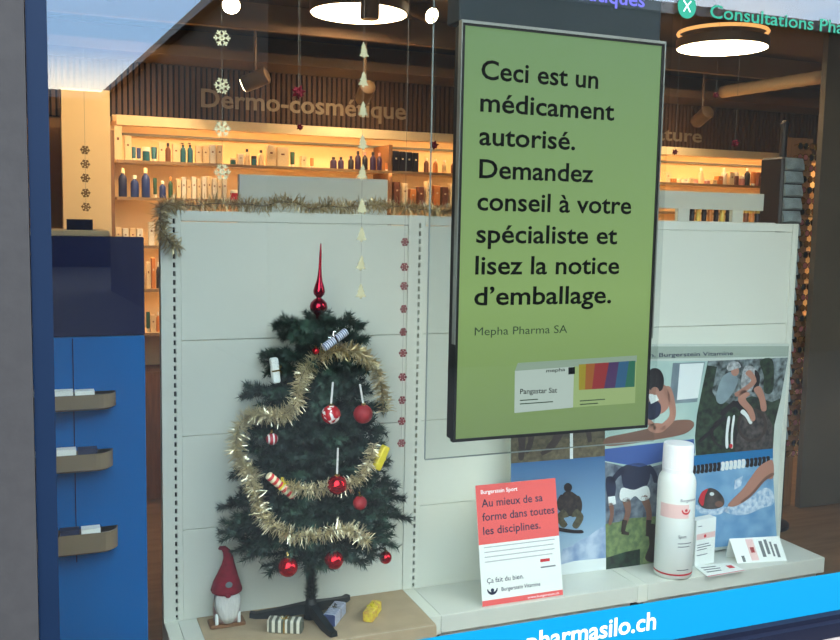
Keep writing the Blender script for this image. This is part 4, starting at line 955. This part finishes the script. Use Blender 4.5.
lo = bpy.data.objects.new('spot_beam', ld); C.objects.link(lo); lo.parent = oq; lo.location = dq*.08; lo.rotation_euler = dq.to_track_quat('-Z', 'Y').to_euler()
for px, py, lab in ((255, 80, 'brown spotlight above the letters at the left of the sign'), (365, 93, 'brown spotlight above the right end of the sign'), (702, 117, 'brown spotlight above the short sign right of the screen')):
    spot(px, py, 2.75, ((-.95, .5, -.42) if px < 300 else (.05, .8, -.35)), lab, True, 1.0, 30 if px < 300 else 16)
# round air duct
p, q = PY(722, 92, 2.9), PY(822, 77, 2.2)
mb = MB(); pts = [p.lerp(q, t/16) for t in range(17)]; mb.tube(pts, [.040+(.003 if t % 2 else 0) for t in range(17)], 14)
one('air_duct', mb, 'cream', 'cream round air duct under the ceiling at the right', 'duct', smooth='all')

# ================================================================== HANGING GARLANDS BEHIND THE PANE
def flake(r, rot=0):
    mb = MB()
    for k in range(6):
        a = k*math.pi/3+rot; d = Vector((math.cos(a), 0, math.sin(a))); n_ = Vector((-d.z, 0, d.x))
        w_ = r*(.09 if r > .018 else .125); mb.prism([d*r*.1-n_*w_, d*r-n_*w_, d*r+n_*w_, d*r*.1+n_*w_], Vector((0,.0012,0)))
        for s_ in (-1, 1):
            b0 = d*r*.58; e = b0 + (d*.55+n_*s_*.85).normalized()*r*.38; q_ = (e-b0).normalized(); m_ = Vector((-q_.z,0,q_.x))*w_*.85
            mb.prism([b0-m_, e-m_, e+m_, b0+m_], Vector((0,.0012,0)))
    mb.tube([(r*.3*math.cos(t*math.pi/6), .0006, r*.3*math.sin(t*math.pi/6)) for t in range(13)], w_*.9, 4); return mb
def fir(h):
    pts = [(0,.5),(.16,.2),(.09,.2),(.26,-.08),(.16,-.08),(.36,-.38),(.08,-.38),(.08,-.5)]; pts = pts+[(-x,z) for x, z in reversed(pts[1:])]
    mb = MB(); mb.prism([Vector((x*h, 0, z*h)) for x, z in pts], Vector((0,.0015,0))); return mb
def garland(name, x, ys, Y, size, m, label, shape, piece, tilt=0):
    top = PY(x, ys[0], Y); o = thing(name, label, 'garland', (top.x, Y, 2.78), group='paper garlands in the window')
    zl = PY(x, ys[-1], Y).z; mb = MB(); mb.tube([(0,.002,0), (0,.002,zl-2.78)], .0004, 4); mb.build('thread', 'thread', o)
    mesh = None
    for i, y in enumerate(ys):
        z = PY(x, y, Y).z-2.78
        if mesh is None: c = shape(size).build(piece, m, o); mesh = c.data
        else: c = bpy.data.objects.new(piece, mesh); C.objects.link(c); c.parent = o
        c.location = (0, 0, z); c.rotation_euler = (0, R.uniform(-.1,.1), R.uniform(-.25,.25))
    return o
GY = .03
garland('snowflake_garland', 222, [38,86,129,172], GY, .0215, 'gold_pale', 'string of pale snowflakes hanging left of the sign', flake, 'snowflake')
garland('tree_garland', 364, [50,79,109,142,172,206,234,263,291], GY, .043, mat('fir_pale', (150,146,118), .8, spec=.1), 'string of little pale fir trees hanging below the round lamp', fir, 'paper_tree')
garland('snowflake_garland', 405, [242,267,286,309,332,353,377,400,421,443], GY, .0125, 'flake_red', 'string of small dark red snowflakes beside the tree', flake, 'snowflake')
garland('snowflake_garland', 85, [150,164,178,193,207], GY, .0115, 'flake_tan', 'string of tan snowflakes in front of the cream wall end', flake, 'snowflake')
def pom(px, py, Y, r, label):
    p = PY(px, py, Y); o = thing('hanging_star', label, 'star', p, group='red stars hanging in the window'); mb = MB()
    for k in range(12):
        ph = math.acos(1-2*(k+.5)/12); th = k*2.4; d = Vector((math.sin(ph)*math.cos(th), math.sin(ph)*math.sin(th), math.cos(ph))); M = d.to_track_quat('Z','Y').to_matrix().to_4x4()
        mb.lathe([(r*.42, r*.25), (r*.01, r)], 5, M)
    mb.build('points', 'flake_red', o); MB().lathe([(r*.02,-r*.5),(r*.4,-r*.3),(r*.5,0),(r*.4,r*.3),(r*.02,r*.5)], 10).build('core', 'red_gloss', o, smooth='all')
    MB().tube([(0,0,r*.4),(0,0,ZC-.07-p.z)], .0004, 4).build('thread', 'thread', o)
for a in ((298.5, 92, .10, .021, 'red shiny star hanging in front of the sign hyphen'), (300, 127, .6, .013, 'small dark red star just below the sign lettering'), (434, 145, .4, .017, 'dark red star hanging just left of the screen'), (735, 143, .6, .018, 'dark red star hanging right of the short sign'), (675, 152, .5, .013, 'tiny dark red star below the short sign beside the screen'), (716, 95, .5, .014, 'dark red star hanging under the air duct end')): pom(*a)
